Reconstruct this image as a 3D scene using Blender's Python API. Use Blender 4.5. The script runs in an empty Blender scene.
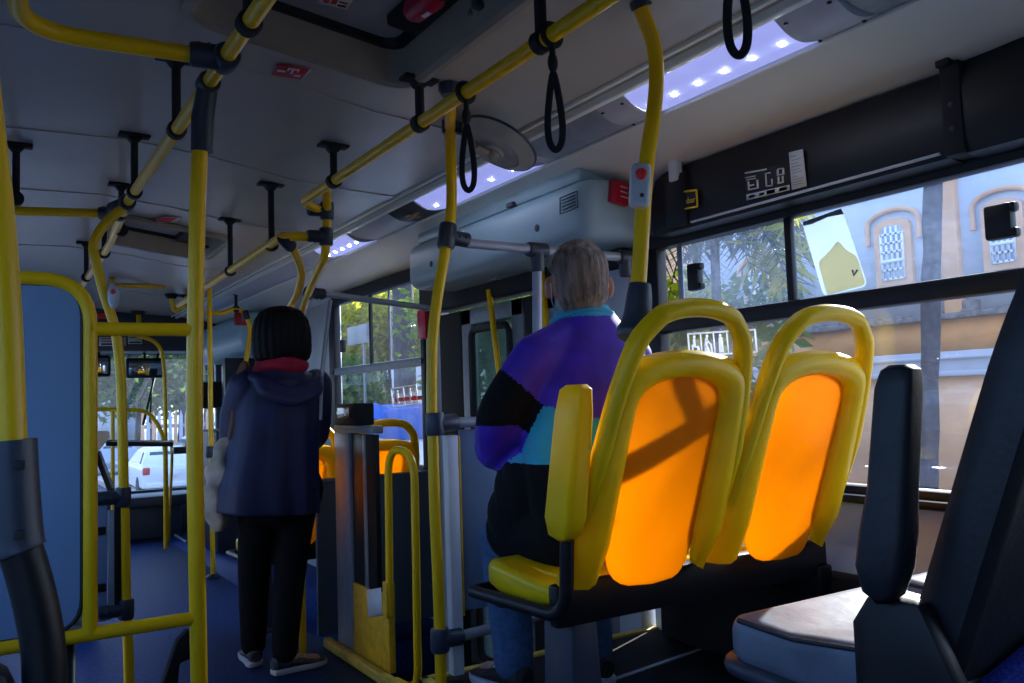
import bpy, bmesh, math, random
from mathutils import Vector, Matrix
C = bpy.context.scene.collection
SC = bpy.context.scene
rnd = random.Random(7)

# ------------------------------------------------------------------ camera
YAW, PITCH, ROLL, FPX = 0.557485, 0.067877, -0.033424, 852.83
CAMZ = 1.18
_f = Vector((math.sin(YAW)*math.cos(PITCH), math.cos(YAW)*math.cos(PITCH), math.sin(PITCH)))
_r0 = Vector((math.cos(YAW), -math.sin(YAW), 0)); _u0 = _r0.cross(_f)
_r = math.cos(ROLL)*_r0 + math.sin(ROLL)*_u0
_u = -math.sin(ROLL)*_r0 + math.cos(ROLL)*_u0
cd = bpy.data.cameras.new('camera'); cam = bpy.data.objects.new('camera', cd); C.objects.link(cam)
cd.sensor_width = 36; cd.lens = FPX*36/1024; cd.clip_start = 0.02; cd.clip_end = 500
M = Matrix((( _r.x, _u.x, -_f.x, 0), (_r.y, _u.y, -_f.y, 0), (_r.z, _u.z, -_f.z, CAMZ), (0, 0, 0, 1)))
cam.matrix_world = M
SC.camera = cam

def at(px, py, X=None, Y=None, Z=None):
    """the point of the bus where the sight line through a pixel meets a plane"""
    d = _r*((px-512)/FPX) + _u*(-(py-341.5)/FPX) + _f
    t = X/d.x if X is not None else (Y/d.y if Y is not None else (Z-CAMZ)/d.z)
    return Vector((d.x*t, d.y*t, CAMZ+d.z*t))

# ------------------------------------------------------------------ world, sun, exposure
w = bpy.data.worlds.new('world'); SC.world = w; w.use_nodes = True
nt = w.node_tree; bg = nt.nodes['Background']
tc = nt.nodes.new('ShaderNodeTexCoord'); sp = nt.nodes.new('ShaderNodeSeparateXYZ')
rp = nt.nodes.new('ShaderNodeValToRGB')
nt.links.new(tc.outputs['Generated'], sp.inputs[0]); nt.links.new(sp.outputs['Z'], rp.inputs[0])
rp.color_ramp.elements[0].position = 0.0; rp.color_ramp.elements[0].color = (0.74, 0.85, 1.0, 1)
rp.color_ramp.elements[1].position = 0.7; rp.color_ramp.elements[1].color = (0.34, 0.52, 0.98, 1)
nt.links.new(rp.outputs[0], bg.inputs[0]); bg.inputs[1].default_value = 1.2
sd = bpy.data.lights.new('sun', 'SUN'); sun = bpy.data.objects.new('sun', sd); C.objects.link(sun)
sd.energy = 5.5; sd.angle = math.radians(0.6); sd.color = (1.0, 0.95, 0.88)
sun.rotation_euler = Vector((1, 0.42, 0.45)).to_track_quat('Z', 'Y').to_euler(); sun.location = (12, 5, 8)
SC.view_settings.view_transform = 'Standard'; SC.view_settings.look = 'None'
SC.view_settings.exposure = 1.38; SC.view_settings.gamma = 1; SC.view_settings.use_curve_mapping = False
SC.cycles.use_denoising = True
SC.cycles.max_bounces = 10; SC.cycles.diffuse_bounces = 5; SC.cycles.transparent_max_bounces = 16
SC.cycles.caustics_reflective = False; SC.cycles.caustics_refractive = False
SC.cycles.sample_clamp_indirect = 4.0

# ------------------------------------------------------------------ materials
def mat(name, col, rough=0.5, metal=0.0, var=0.08, scale=14, bump=0.0, bscale=60, emit=None, estr=0, spec=0.5, sheen=0):
    m = bpy.data.materials.new(name); m.use_nodes = True
    n = m.node_tree; b = n.nodes['Principled BSDF']
    t = n.nodes.new('ShaderNodeTexCoord')
    z = n.nodes.new('ShaderNodeTexNoise'); z.inputs['Scale'].default_value = scale; z.inputs['Detail'].default_value = 4
    n.links.new(t.outputs['Object'], z.inputs['Vector'])
    r = n.nodes.new('ShaderNodeValToRGB')
    c0 = [max(0, c*(1-var)) for c in col]; c1 = [min(1, c*(1+var)) for c in col]
    r.color_ramp.elements[0].color = (*c0, 1); r.color_ramp.elements[1].color = (*c1, 1)
    r.color_ramp.elements[0].position = .3; r.color_ramp.elements[1].position = .7
    n.links.new(z.outputs['Fac'], r.inputs[0]); n.links.new(r.outputs[0], b.inputs['Base Color'])
    b.inputs['Roughness'].default_value = rough; b.inputs['Metallic'].default_value = metal
    b.inputs['Specular IOR Level'].default_value = spec
    if sheen: b.inputs['Sheen Weight'].default_value = sheen
    if bump:
        z2 = n.nodes.new('ShaderNodeTexNoise'); z2.inputs['Scale'].default_value = bscale; z2.inputs['Detail'].default_value = 3
        n.links.new(t.outputs['Object'], z2.inputs['Vector'])
        bp = n.nodes.new('ShaderNodeBump'); bp.inputs['Strength'].default_value = bump; bp.inputs['Distance'].default_value = .01
        n.links.new(z2.outputs['Fac'], bp.inputs['Height']); n.links.new(bp.outputs[0], b.inputs['Normal'])
    if emit:
        b.inputs['Emission Color'].default_value = (*emit, 1); b.inputs['Emission Strength'].default_value = estr
    return m

def glass_mat(name, dust, tint, dscale=30, dcol=(.8, .86, 1), refl=.06):
    """window pane: clear glass with a film of dust that catches light"""
    m = bpy.data.materials.new(name); m.use_nodes = True
    n = m.node_tree; n.nodes.remove(n.nodes['Principled BSDF']); out = n.nodes['Material Output']
    tr = n.nodes.new('ShaderNodeBsdfTransparent'); tr.inputs[0].default_value = (*tint, 1)
    gl = n.nodes.new('ShaderNodeBsdfGlossy'); gl.inputs['Roughness'].default_value = .03
    tl = n.nodes.new('ShaderNodeBsdfTranslucent'); tl.inputs[0].default_value = (*dcol, 1)
    t = n.nodes.new('ShaderNodeTexCoord')
    z = n.nodes.new('ShaderNodeTexNoise'); z.inputs['Scale'].default_value = dscale; z.inputs['Detail'].default_value = 8; z.inputs['Roughness'].default_value = .7
    n.links.new(t.outputs['Object'], z.inputs['Vector'])
    mr = n.nodes.new('ShaderNodeMapRange'); mr.inputs['From Min'].default_value = .3; mr.inputs['From Max'].default_value = .75
    mr.inputs['To Min'].default_value = dust*.5; mr.inputs['To Max'].default_value = dust*1.6
    n.links.new(z.outputs['Fac'], mr.inputs['Value'])
    m1 = n.nodes.new('ShaderNodeMixShader'); m1.inputs[0].default_value = refl
    n.links.new(tr.outputs[0], m1.inputs[1]); n.links.new(gl.outputs[0], m1.inputs[2])
    m2 = n.nodes.new('ShaderNodeMixShader'); n.links.new(mr.outputs[0], m2.inputs[0])
    n.links.new(m1.outputs[0], m2.inputs[1]); n.links.new(tl.outputs[0], m2.inputs[2])
    n.links.new(m2.outputs[0], out.inputs[0])
    return m

def trans_mat(name, col, tcol, fac, rough=.35):
    """dyed plastic that lets light through"""
    m = mat(name, col, rough, var=.05, spec=.3 if rough < .7 else .08)
    n = m.node_tree; out = n.nodes['Material Output']; b = n.nodes['Principled BSDF']
    tl = n.nodes.new('ShaderNodeBsdfTranslucent'); tl.inputs[0].default_value = (*tcol, 1)
    mx = n.nodes.new('ShaderNodeMixShader'); mx.inputs[0].default_value = fac
    n.links.new(b.outputs[0], mx.inputs[1]); n.links.new(tl.outputs[0], mx.inputs[2]); n.links.new(mx.outputs[0], out.inputs[0])
    return m

YEL = mat('yellow_paint', (1.0, .57, .006), .32, var=.03, scale=3, spec=.35)
YELD = mat('yellow_worn_paint', (.74, .43, .02), .45, var=.2, scale=20)
GRIP = mat('grey_plastic_clamp', (.028, .034, .05), .42, var=.1)
GRIPL = mat('slate_plastic', (.04, .05, .075), .42, var=.1)
BLK = mat('black_plastic', (.007, .008, .011), .45, var=.2, spec=.35)
BLKM = mat('black_matt', (.006, .007, .009), .75, var=.2)
RUB = mat('black_rubber', (.01, .011, .013), .6, var=.2)
CREAM = mat('ceiling_laminate', (.47, .44, .38), .27, var=.05, scale=3, bump=.35, bscale=2.2)
CREAM2 = mat('lit_cove_laminate', (.76, .80, .74), .45, var=.04, scale=3)  # brighter copy of the ceiling laminate; light on the cove put into its colour
HATCHT = mat('hatch_trim', (.30, .27, .21), .5, var=.06)
HATCHL = mat('hatch_lid', (.30, .31, .32), .5, var=.08, scale=5)
ALU = mat('aluminium', (.36, .42, .48), .55, .45, var=.1)
STEEL = mat('brushed_steel', (.26, .29, .32), .5, .4, var=.12, scale=30)
GPIPE = mat('grey_painted_pipe', (.34, .36, .40), .4, .2, var=.06)
BLUEP = mat('blue_grey_laminate', (.20, .33, .52), .5, var=.05, scale=4)
BLUEP2 = mat('slate_blue_panel', (.10, .155, .24), .5, var=.06, scale=5)
GREYP = mat('light_grey_panel', (.66, .72, .78), .5, var=.05)
FLOORM = mat('blue_vinyl_floor', (.015, .048, .20), .6, var=.4, scale=60, bump=.05, bscale=120, spec=.12)
PLATM = mat('dark_vinyl_floor', (.005, .006, .010), .75, var=.35, scale=80, spec=.2)
YTRIM = mat('yellow_nosing', (.55, .38, .05), .55, var=.2, scale=30)
GEAR = mat('pale_blue_cover', (.36, .52, .58), .42, var=.05, scale=5)
RED = mat('red_plastic', (.46, .008, .035), .35, var=.05)
REDL = mat('red_button', (.9, .03, .03), .3, var=.03)
WHITE = mat('white_plastic', (.75, .77, .8), .45, var=.04)
LGREY = mat('light_grey_plastic', (.52, .56, .62), .45, var=.05)
PAPER = mat('paper_white', (.62, .64, .62), .7, var=.05)
INK = mat('dark_ink', (.02, .02, .025), .7, var=.05)
REDINK = mat('red_ink', (.55, .015, .03), .6, var=.06)
YINK = mat('yellow_ink', (.75, .55, .03), .6, var=.06)
ORG = trans_mat('orange_plastic', (.9, .30, .005), (1.0, .50, .004), .78)
YSH = trans_mat('yellow_shell_plastic', (1.0, .66, .004), (1.0, .74, .008), .17, .36)
VINYL = mat('grey_vinyl', (.15, .18, .24), .42, var=.3, scale=9, bump=.15, bscale=25)
SEATBK = mat('black_seat_plastic', (.014, .016, .023), .5, var=.2, scale=20, bump=.1, bscale=90)
BFAB = mat('blue_speckled_fabric', (.01, .03, .30), .9, var=.9, scale=220)
GLASS = glass_mat('clear_pane', .010, (.96, .98, 1))
GLASSD = glass_mat('dusty_pane', .045, (.90, .95, 1), 45, (.55, .7, 1))
GLASSF = glass_mat('frosted_pane', .25, (.28, .34, .35), 90, (.06, .10, .10))
GLASSW = glass_mat('windscreen', .03, (.9, .96, 1))
LENS = mat('led_lens', (.5, .55, .9), .4, emit=(.24, .27, .62), estr=.42)
LED = mat('led_emitter', (1, 1, 1), .4, emit=(.8, .85, 1.0), estr=55)
SKIN = mat('skin', (.48, .25, .17), .55, var=.08, scale=30)
GHAIR = mat('grey_hair', (.15, .115, .10), .6, var=.75, scale=70, bump=.6, bscale=110)
def stretch(m, sc):
    n = m.node_tree; t = [q for q in n.nodes if q.type == 'TEX_COORD'][0]; mp = n.nodes.new('ShaderNodeMapping'); mp.inputs['Scale'].default_value = sc
    tgt = [l.to_socket for l in t.outputs['Object'].links]
    for q in tgt: n.links.new(mp.outputs[0], q)
    n.links.new(t.outputs['Object'], mp.inputs[0]); return m
BHAIR = mat('black_hair', (.004, .003, .004), .6, var=.4, scale=60, bump=.3, bscale=90, spec=.2)
stretch(GHAIR, (1, 1, .14)); stretch(BHAIR, (1, 1, .12))
JEAN = mat('blue_denim', (.05, .115, .24), .85, var=.25, scale=50, bump=.2, bscale=140)
NAVY = mat('navy_jacket_cloth', (.010, .013, .065), .6, var=.25, scale=12, bump=.25, bscale=14)
BLKCL = mat('black_cloth', (.005, .005, .007), .85, var=.25, scale=20, bump=.2, bscale=18, spec=.15)
SCARF = mat('crimson_scarf', (.42, .006, .035), .8, var=.25, scale=20, bump=.3, bscale=25)
CANVAS = mat('beige_canvas', (.36, .30, .24), .85, var=.25, scale=14, bump=.3, bscale=25)
SOLE = mat('white_sole', (.5, .5, .55), .6, var=.08)
SHOE = mat('dark_shoe', (.012, .012, .016), .7, var=.3, scale=30)
SHOEG = mat('grey_shoe', (.045, .045, .055), .7, var=.5, scale=40)
MASK = mat('blue_mask', (.12, .36, .5), .8, var=.08)
ASPH = mat('asphalt', (.09, .10, .12), .85, var=.15, scale=4)
PAVE = mat('pavement', (.30, .27, .25), .85, var=.15, scale=6)
FACW = mat('white_facade', (.44, .48, .56), .85, var=.05, scale=2)
FACP = mat('peach_render', (.66, .37, .20), .85, var=.08, scale=2)
FACO = mat('orange_render', (.62, .29, .10), .85, var=.12, scale=3)
LEDGE = mat('weathered_ledge', (.16, .15, .16), .85, var=.4, scale=8)
TRUNK = mat('palm_bark', (.020, .025, .045), .9, var=.4, scale=14, bump=.6, bscale=18)
LEAFY = trans_mat('yellow_green_leaves', (.26, .28, .015), (.55, .52, .02), .5, .9)
LEAFG = trans_mat('green_leaves', (.06, .13, .02), (.16, .28, .03), .45, .9)
LEAFD = trans_mat('palm_leaves', (.03, .065, .075), (.09, .16, .09), .35, .9)
CARW = mat('white_car_paint', (.72, .75, .8), .3, var=.03)
CARS = mat('silver_car_paint', (.34, .37, .43), .3, .4, var=.03)
CARG = mat('car_glass', (.03, .05, .07), .1, var=.05)
TYRE = mat('tyre', (.012, .012, .014), .8, var=.2)
TAIL = mat('tail_light', (.5, .02, .02), .3, var=.05)
TARP = mat('blue_tarp', (.004, .075, .36), .6, var=.12, scale=5)
PANEW = mat('building_pane', (.25, .34, .5), .15, var=.35, scale=3)

# ------------------------------------------------------------------ mesh builder
class G:
    def __init__(s): s.v = []; s.f = []; s.mi = []; s.sm = []
    def add(s, vs, fs, mi=0, sm=False):
        o = len(s.v); s.v += [Vector(p) for p in vs]
        for f in fs: s.f.append([i+o for i in f]); s.mi.append(mi); s.sm.append(sm)
        return s
    def bm(s, bm, mi=0, sm=False):
        bm.verts.ensure_lookup_table(); bm.verts.index_update()
        s.add([v.co.copy() for v in bm.verts], [[v.index for v in f.verts] for f in bm.faces], mi, sm); bm.free(); return s
    def box(s, c, size, bev=0, rot=None, mi=0, seg=2):
        b = bmesh.new(); bmesh.ops.create_cube(b, size=1)
        for v in b.verts: v.co = Vector((v.co.x*size[0], v.co.y*size[1], v.co.z*size[2]))
        if bev: bmesh.ops.bevel(b, geom=list(b.edges), offset=min(bev, min(size)*.49), segments=seg, affect='EDGES', profile=.5)
        for v in b.verts:
            if rot is not None: v.co = rot @ v.co
            v.co += Vector(c)
        return s.bm(b, mi, False)
    def bb(s, x0, x1, y0, y1, z0, z1, bev=0, mi=0, seg=2):
        return s.box(((x0+x1)/2, (y0+y1)/2, (z0+z1)/2), (abs(x1-x0), abs(y1-y0), abs(z1-z0)), bev, None, mi, seg)
    def loft(s, rings, cap=True, mi=0, sm=True, closed=False):
        n = len(rings[0]); vs = [p for r in rings for p in r]; fs = []
        k = len(rings)
        for a in range(k if closed else k-1):
            b = (a+1) % k
            for j in range(n):
                fs.append([a*n+j, a*n+(j+1) % n, b*n+(j+1) % n, b*n+j])
        if cap and not closed: fs += [list(range(n))[::-1], [(k-1)*n+j for j in range(n)]]
        return s.add(vs, fs, mi, sm)
    def tube(s, path, r, n=14, mi=0, cap=True, closed=False, up=None, ry=None, rnd_end=False):
        P = [Vector(p) for p in path]; k = len(P)
        R = r if isinstance(r, (list, tuple)) else [r]*k
        RY = (ry if isinstance(ry, (list, tuple)) else [ry]*k) if ry is not None else R
        if rnd_end and not closed:
            d0 = (P[0]-P[1]).normalized(); d1 = (P[-1]-P[-2]).normalized()
            q0 = []; q1 = []
            for a in (75, 45, 20):
                a = math.radians(a)
                q0.append((P[0]+d0*math.sin(a)*min(R[0], RY[0]), R[0]*math.cos(a), RY[0]*math.cos(a)))
                q1.append((P[-1]+d1*math.sin(a)*min(R[-1], RY[-1]), R[-1]*math.cos(a), RY[-1]*math.cos(a)))
            q1 = q1[::-1]
            P = [q[0] for q in q0]+P+[q[0] for q in q1]
            R = [q[1] for q in q0]+list(R)+[q[1] for q in q1]; RY2 = [q[2] for q in q0]+list(RY)+[q[2] for q in q1]; RY = RY2; k = len(P)
        T = []
        for i in range(k):
            a = P[(i-1) % k] if (closed or i > 0) else P[i]; b = P[(i+1) % k] if (closed or i < k-1) else P[i]
            T.append((b-a).normalized())
        nrm = Vector(up) if up is not None else (Vector((0, 0, 1)) if abs(T[0].z) < .9 else Vector((1, 0, 0)))
        rings = []
        for i in range(k):
            if up is not None: nrm = Vector(up)
            nrm = (nrm - T[i]*nrm.dot(T[i])); nrm = nrm.normalized() if nrm.length > 1e-6 else T[i].orthogonal().normalized()
            bi = T[i].cross(nrm)
            rings.append([P[i]+nrm*(R[i]*math.cos(2*math.pi*j/n))+bi*(RY[i]*math.sin(2*math.pi*j/n)) for j in range(n)])
        return s.loft(rings, cap, mi, True, closed)
    def prism(s, poly, axis, a0, a1, bev=0, mi=0, seg=2):
        """poly of 2-D points, extruded along an axis from a0 to a1 (axis x: (y,z), axis y: (x,z), axis z: (x,y))"""
        def p3(p, a): return {'x': (a, p[0], p[1]), 'y': (p[0], a, p[1]), 'z': (p[0], p[1], a)}[axis]
        b = bmesh.new(); A = [b.verts.new(p3(p, a0)) for p in poly]; B = [b.verts.new(p3(p, a1)) for p in poly]
        b.faces.new(A); b.faces.new(B[::-1]); n = len(poly)
        for i in range(n): b.faces.new((A[i], B[i], B[(i+1) % n], A[(i+1) % n]))
        bmesh.ops.recalc_face_normals(b, faces=list(b.faces))
        if bev:
            es = [e for e in b.edges if e.calc_face_angle(0) > .6]
            bmesh.ops.bevel(b, geom=es, offset=bev, segments=seg, affect='EDGES', profile=.5)
        return s.bm(b, mi, False)
    def slab(s, poly3, d, mi=0, bev=0):
        """planar 3-D polygon thickened by vector d"""
        b = bmesh.new(); d = Vector(d); A = [b.verts.new(p) for p in poly3]; B = [b.verts.new(Vector(p)+d) for p in poly3]
        b.faces.new(A); b.faces.new(B[::-1]); n = len(poly3)
        for i in range(n): b.faces.new((A[i], B[i], B[(i+1) % n], A[(i+1) % n]))
        bmesh.ops.recalc_face_normals(b, faces=list(b.faces))
        if bev: bmesh.ops.bevel(b, geom=[e for e in b.edges if e.calc_face_angle(0) > .6], offset=bev, segments=2, affect='EDGES', profile=.5)
        return s.bm(b, mi, False)
    def ell(s, c, r, rot=None, mi=0, u=20, v=12):
        vs = []; fs = []
        c = Vector(c)
        def q(p): p = Vector(p); return c + (rot @ p if rot is not None else p)
        vs.append(q((0, 0, r[2])))
        for i in range(1, v):
            t = math.pi*i/v
            for j in range(u):
                a = 2*math.pi*j/u; vs.append(q((r[0]*math.sin(t)*math.cos(a), r[1]*math.sin(t)*math.sin(a), r[2]*math.cos(t))))
        vs.append(q((0, 0, -r[2])))
        for j in range(u): fs.append([0, 1+j, 1+(j+1) % u])
        for i in range(v-2):
            for j in range(u): fs.append([1+i*u+j, 1+(i+1)*u+j, 1+(i+1)*u+(j+1) % u, 1+i*u+(j+1) % u])
        L = len(vs)-1
        for j in range(u): fs.append([L, 1+(v-2)*u+(j+1) % u, 1+(v-2)*u+j])
        return s.add(vs, fs, mi, True)
    def lathe(s, prof, c, ax=(0, 0, 1), n=28, mi=0):
        ax = Vector(ax).normalized(); e = ax.orthogonal().normalized(); g = ax.cross(e); c = Vector(c)
        rings = [[c+ax*h+(e*math.cos(2*math.pi*j/n)+g*math.sin(2*math.pi*j/n))*max(r, 1e-4) for j in range(n)] for r, h in prof]
        return s.loft(rings, True, mi, True)

def obj(name, g, mats, parent=None, org=None, sharp=32):
    """link one mesh object; its origin is the origin of its thing"""
    if not isinstance(mats, (list, tuple)): mats = [mats]
    if parent is not None: org = Vector(parent['_o'])
    elif org is None:
        xs = [p.x for p in g.v]; ys = [p.y for p in g.v]; zs = [p.z for p in g.v]
        org = Vector(((min(xs)+max(xs))/2, (min(ys)+max(ys))/2, min(zs)))
    org = Vector(org)
    me = bpy.data.meshes.new(name); me.from_pydata([tuple(p-org) for p in g.v], [], g.f); me.update()
    for m in mats: me.materials.append(m)
    bm = bmesh.new(); bm.from_mesh(me); bmesh.ops.recalc_face_normals(bm, faces=list(bm.faces))
    for e in bm.edges:
        if len(e.link_faces) == 2 and e.calc_face_angle(0) > math.radians(sharp): e.smooth = False
    bm.to_mesh(me); bm.free()
    for p, i in zip(me.polygons, g.mi): p.material_index = i; p.use_smooth = True
    o = bpy.data.objects.new(name, me); C.objects.link(o); o['_o'] = tuple(org)
    if parent is None: o.location = org
    else: o.parent = parent
    return o

def tag(o, label=None, cat=None, group=None, kind=None):
    if label: o['label'] = label
    if cat: o['category'] = cat
    if group: o['group'] = group
    if kind: o['kind'] = kind
    return o

def thing(name, label, cat, loc=(0, 0, 0), group=None):
    o = bpy.data.objects.new(name, None); C.objects.link(o); o.location = Vector(loc); o['_o'] = tuple(loc)
    o.empty_display_size = .1
    return tag(o, label, cat, group)

def struct(name, g, m, label=None, parent=None):
    o = obj(name, g, m, parent)
    if parent is None: tag(o, label or name.replace('_', ' '), None, None, 'structure')
    return o

def copy_tree(o, delta, label=None, group=None):
    r = o.copy(); C.objects.link(r); r.location = Vector(o.location)+Vector(delta)
    r['_o'] = tuple(r.location)
    if label: r['label'] = label
    if group: r['group'] = group
    for ch in list(o.children):
        c = ch.copy(); C.objects.link(c); c.parent = r
        for gch in list(ch.children):
            d = gch.copy(); C.objects.link(d); d.parent = c
    return r

def cr(pts, n=6):
    """smooth curve through points"""
    P = [Vector(p) for p in pts]; P = [P[0]*2-P[1]]+P+[P[-1]*2-P[-2]]; out = []
    for i in range(1, len(P)-2):
        a, b, c, d = P[i-1:i+3]
        for k in range(n):
            t = k/n
            out.append(.5*((2*b)+(c-a)*t+(2*a-5*b+4*c-d)*t*t+(3*b-a-3*c+d)*t**3))
    out.append(P[-2]); return out

def fillet(pts, r, n=6, closed=False):
    P = [Vector(p) for p in pts]; out = []; k = len(P)
    for i in range(k):
        if not closed and i in (0, k-1): out.append(P[i]); continue
        a = P[i-1]-P[i]; b = P[(i+1) % k]-P[i]; rr = min(r, a.length*.48, b.length*.48)
        p0 = P[i]+a.normalized()*rr; p1 = P[i]+b.normalized()*rr
        for j in range(n+1):
            t = j/n; out.append((1-t)**2*p0+2*t*(1-t)*P[i]+t*t*p1)
    return out

def blob(g, voxel, smooth=6, seed=None, amp=0):
    """fuse overlapping closed pieces into one continuous surface"""
    me = bpy.data.meshes.new('tmp'); me.from_pydata([tuple(p) for p in g.v], [], g.f); me.update()
    bm = bmesh.new(); bm.from_mesh(me); bmesh.ops.recalc_face_normals(bm, faces=list(bm.faces)); bm.to_mesh(me); bm.free()
    o = bpy.data.objects.new('tmp', me); C.objects.link(o)
    r = o.modifiers.new('r', 'REMESH'); r.mode = 'VOXEL'; r.voxel_size = voxel
    s = o.modifiers.new('s', 'SMOOTH'); s.iterations = smooth; s.factor = .5
    dg = bpy.context.evaluated_depsgraph_get(); ev = o.evaluated_get(dg); m2 = bpy.data.meshes.new_from_object(ev)
    h = G(); h.v = [v.co.copy() for v in m2.vertices]; h.f = [list(p.vertices) for p in m2.polygons]
    h.mi = [0]*len(h.f); h.sm = [True]*len(h.f)
    bpy.data.objects.remove(o); bpy.data.meshes.remove(me); bpy.data.meshes.remove(m2)
    return h

def paint(g, fn):
    for i, f in enumerate(g.f):
        c = sum((g.v[j] for j in f), Vector())/len(f); g.mi[i] = fn(c)
    return g

def clampbox(g, p, d, r, ln, mi=0):
    """plastic clamp sleeve around a tube: at p along direction d"""
    d = Vector(d).normalized(); p = Vector(p)
    g.tube([p-d*ln/2, p-d*(ln/2-.006), p+d*(ln/2-.006), p+d*ln/2], [r*.9, r, r, r*.9], 14, mi)
    return g
def line_text(name, txt, size, org, ux, uy, m, parent, ext=.0006):
    cu = bpy.data.curves.new(name, 'FONT'); cu.body = txt; cu.size = size; cu.extrude = ext; cu.align_x = 'LEFT'
    o = bpy.data.objects.new(name, cu); C.objects.link(o)
    ux = Vector(ux).normalized(); uy = Vector(uy).normalized(); uz = ux.cross(uy)
    q = Vector(org)-Vector(parent['_o'])
    dg = bpy.context.evaluated_depsgraph_get(); me = bpy.data.meshes.new_from_object(o.evaluated_get(dg)); bpy.data.objects.remove(o)
    mx = Matrix(((ux.x, uy.x, uz.x, q.x), (ux.y, uy.y, uz.y, q.y), (ux.z, uy.z, uz.z, q.z), (0, 0, 0, 1)))
    me.transform(mx); me.materials.clear(); me.materials.append(m)
    o = bpy.data.objects.new(name, me); C.objects.link(o); o.parent = parent
    return o

# ================================================================== THE SETTING
XW, XL, YR, YF, ZC = 2.10, -0.46, -1.9, 9.0, 2.13
# floor: aisle, with the step well of the middle door cut out
g = G()
g.bb(XL, 1.46, YR, YF, -.06, 0); g.bb(1.46, XW+.05, YR, 2.44, -.06, 0); g.bb(1.46, XW+.05, 4.2, YF, -.06, 0)
g.bb(1.46, XW+.05, 2.44, 4.2, -.42, -.36); g.bb(1.44, 1.46, 2.44, 4.2, -.42, -.01); g.bb(1.46, XW+.05, 4.2, 4.23, -.42, -.01); g.bb(1.46, XW+.05, 2.41, 2.44, -.42, -.01)
struct('floor', g, FLOORM)
g = G(); g.bb(1.17, XW, YR, 2.43, 0.001, .33, .006); g.bb(XL, .02, YR, 1.45, .001, .33, .006)
struct('floor_platform', g, PLATM, 'raised dark vinyl platform under the seats')
g = G(); g.bb(1.15, XW, 2.42, 2.455, .30, .338, .006); g.bb(1.15, 1.18, 2.25, 2.455, .30, .338, .006)
struct('trim_1', g, YTRIM, 'yellow nosing on the edge of the raised platform')
g = G(); a = at(600, 685.5, Z=.33); b = at(722, 643, Z=.33); d = (b-a).normalized(); s_ = Vector((d.y, -d.x, 0))*.008
g.slab([a-s_, b-s_, b+s_, a+s_], (0, 0, .006)); struct('trim_2', g, ALU, 'thin metal strip across the raised floor')
g = G(); g.bb(1.43, 1.475, 3.15, 4.14, .0, .045, .01); struct('trim_3', g, YTRIM, 'yellow kerb along the aisle at the door step well')
g = G(); g.bb(1.46, 2.0, 2.46, 2.50, -.36, -.2, .004); g.bb(1.46, XW, 4.12, 4.16, -.30, -.26, .004); struct('trim_4', g, YTRIM, 'yellow edges in the step well')

# right wall: panels round the openings (window 1, door, window 2, front door)
g = G(); T0, T1 = XW, XW+.05
g.bb(T0, T1, YR, 2.44, -.3, .905); g.bb(T0, T1, YR, 2.44, 1.72, 2.14); g.bb(T0, T1, 2.36, 2.46, .905, 1.72); g.bb(T0, T1, YR, -.75, .905, 1.72)
g.bb(T0, T1, 2.46, 4.2, 1.80, 2.14); g.bb(T0, T1, 4.2, 7.3, -.3, .80); g.bb(T0, T1, 4.2, 4.25, .80, 1.92); g.bb(T0, T1, 5.72, 7.3, .80, 1.92)
g.bb(T0, T1, 4.2, YF, 1.92, 2.14); g.bb(T0, T1, 7.3, YF, -.3, 1.92)
struct('wall_right', g, GREYP)
# left wall with a long row of windows
g = G(); g.bb(XL-.05, XL, YR, YF, -.3, .95); g.bb(XL-.05, XL, YR, YF, 1.72, 2.14)
for y0, y1 in ((YR, -.9), (.55, .65), (2.1, 2.25), (3.7, 3.82), (5.3, 5.45), (6.9, 7.1), (8.75, YF)): g.bb(XL-.05, XL, y0, y1, .95, 1.72)
struct('wall_left', g, GREYP)
g = G()
for y0, y1 in ((-.9, .55), (.65, 2.1), (2.25, 3.7), (3.82, 5.3), (5.45, 6.9), (7.1, 8.75)): g.bb(XL-.03, XL-.025, y0, y1, .95, 1.72)
struct('window_4', g, glass_mat('left_pane', .05, (.55, .7, .85)), 'tinted panes of the left side windows')
g = G(); g.bb(XL-.05, XW+.05, YR-.05, YR, -.3, 2.14); struct('wall_rear', g, GREYP)

# gently arched ceiling with two roof hatch openings and the sloping right cove
ZTAB = [(-.5, 2.09), (0, 2.16), (.45, 2.17), (.75, 2.14), (1.04, 2.09), (1.3, 2.07), (1.56, 2.06)]
def zc(x):
    for (a, za), (b, zb) in zip(ZTAB, ZTAB[1:]):
        if x <= b: return za+(zb-za)*(x-a)/(b-a)
    return ZTAB[-1][1]
H1 = (.44, 1.015, 1.10, 2.17); H2 = (.60, 1.10, 4.55, 5.2)
g = G()
def ceil_piece(x0, x1, y0, y1):
    xs = [x0]+[x for x, z in ZTAB if x0 < x < x1]+[x1]
    g.prism([(x, zc(x)) for x in xs]+[(x, zc(x)+.03) for x in xs[::-1]], 'y', y0, y1)
XE = 1.56
ceil_piece(XL, XE, YR, H1[2]); ceil_piece(XL, H1[0], H1[2], H1[3]); ceil_piece(H1[1], XE, H1[2], H1[3])
ceil_piece(XL, XE, H1[3], H2[2]); ceil_piece(XL, H2[0], H2[2], H2[3]); ceil_piece(H2[1], XE, H2[2], H2[3]); ceil_piece(XL, XE, H2[3], YF)
for y in (2.42, 3.3, 4.2, 5.6, 7.0):
    xs = [XL+.05, 0, .45, .75, 1.04, 1.3, 1.5]; g.prism([(x, zc(x)-.004) for x in xs]+[(x, zc(x)+.01) for x in xs[::-1]], 'y', y, y+.07)
g.bb(XL-.05, XW+.05, YR-.05, YF+.05, 2.24, 2.29)
struct('ceiling', g, CREAM)
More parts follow.
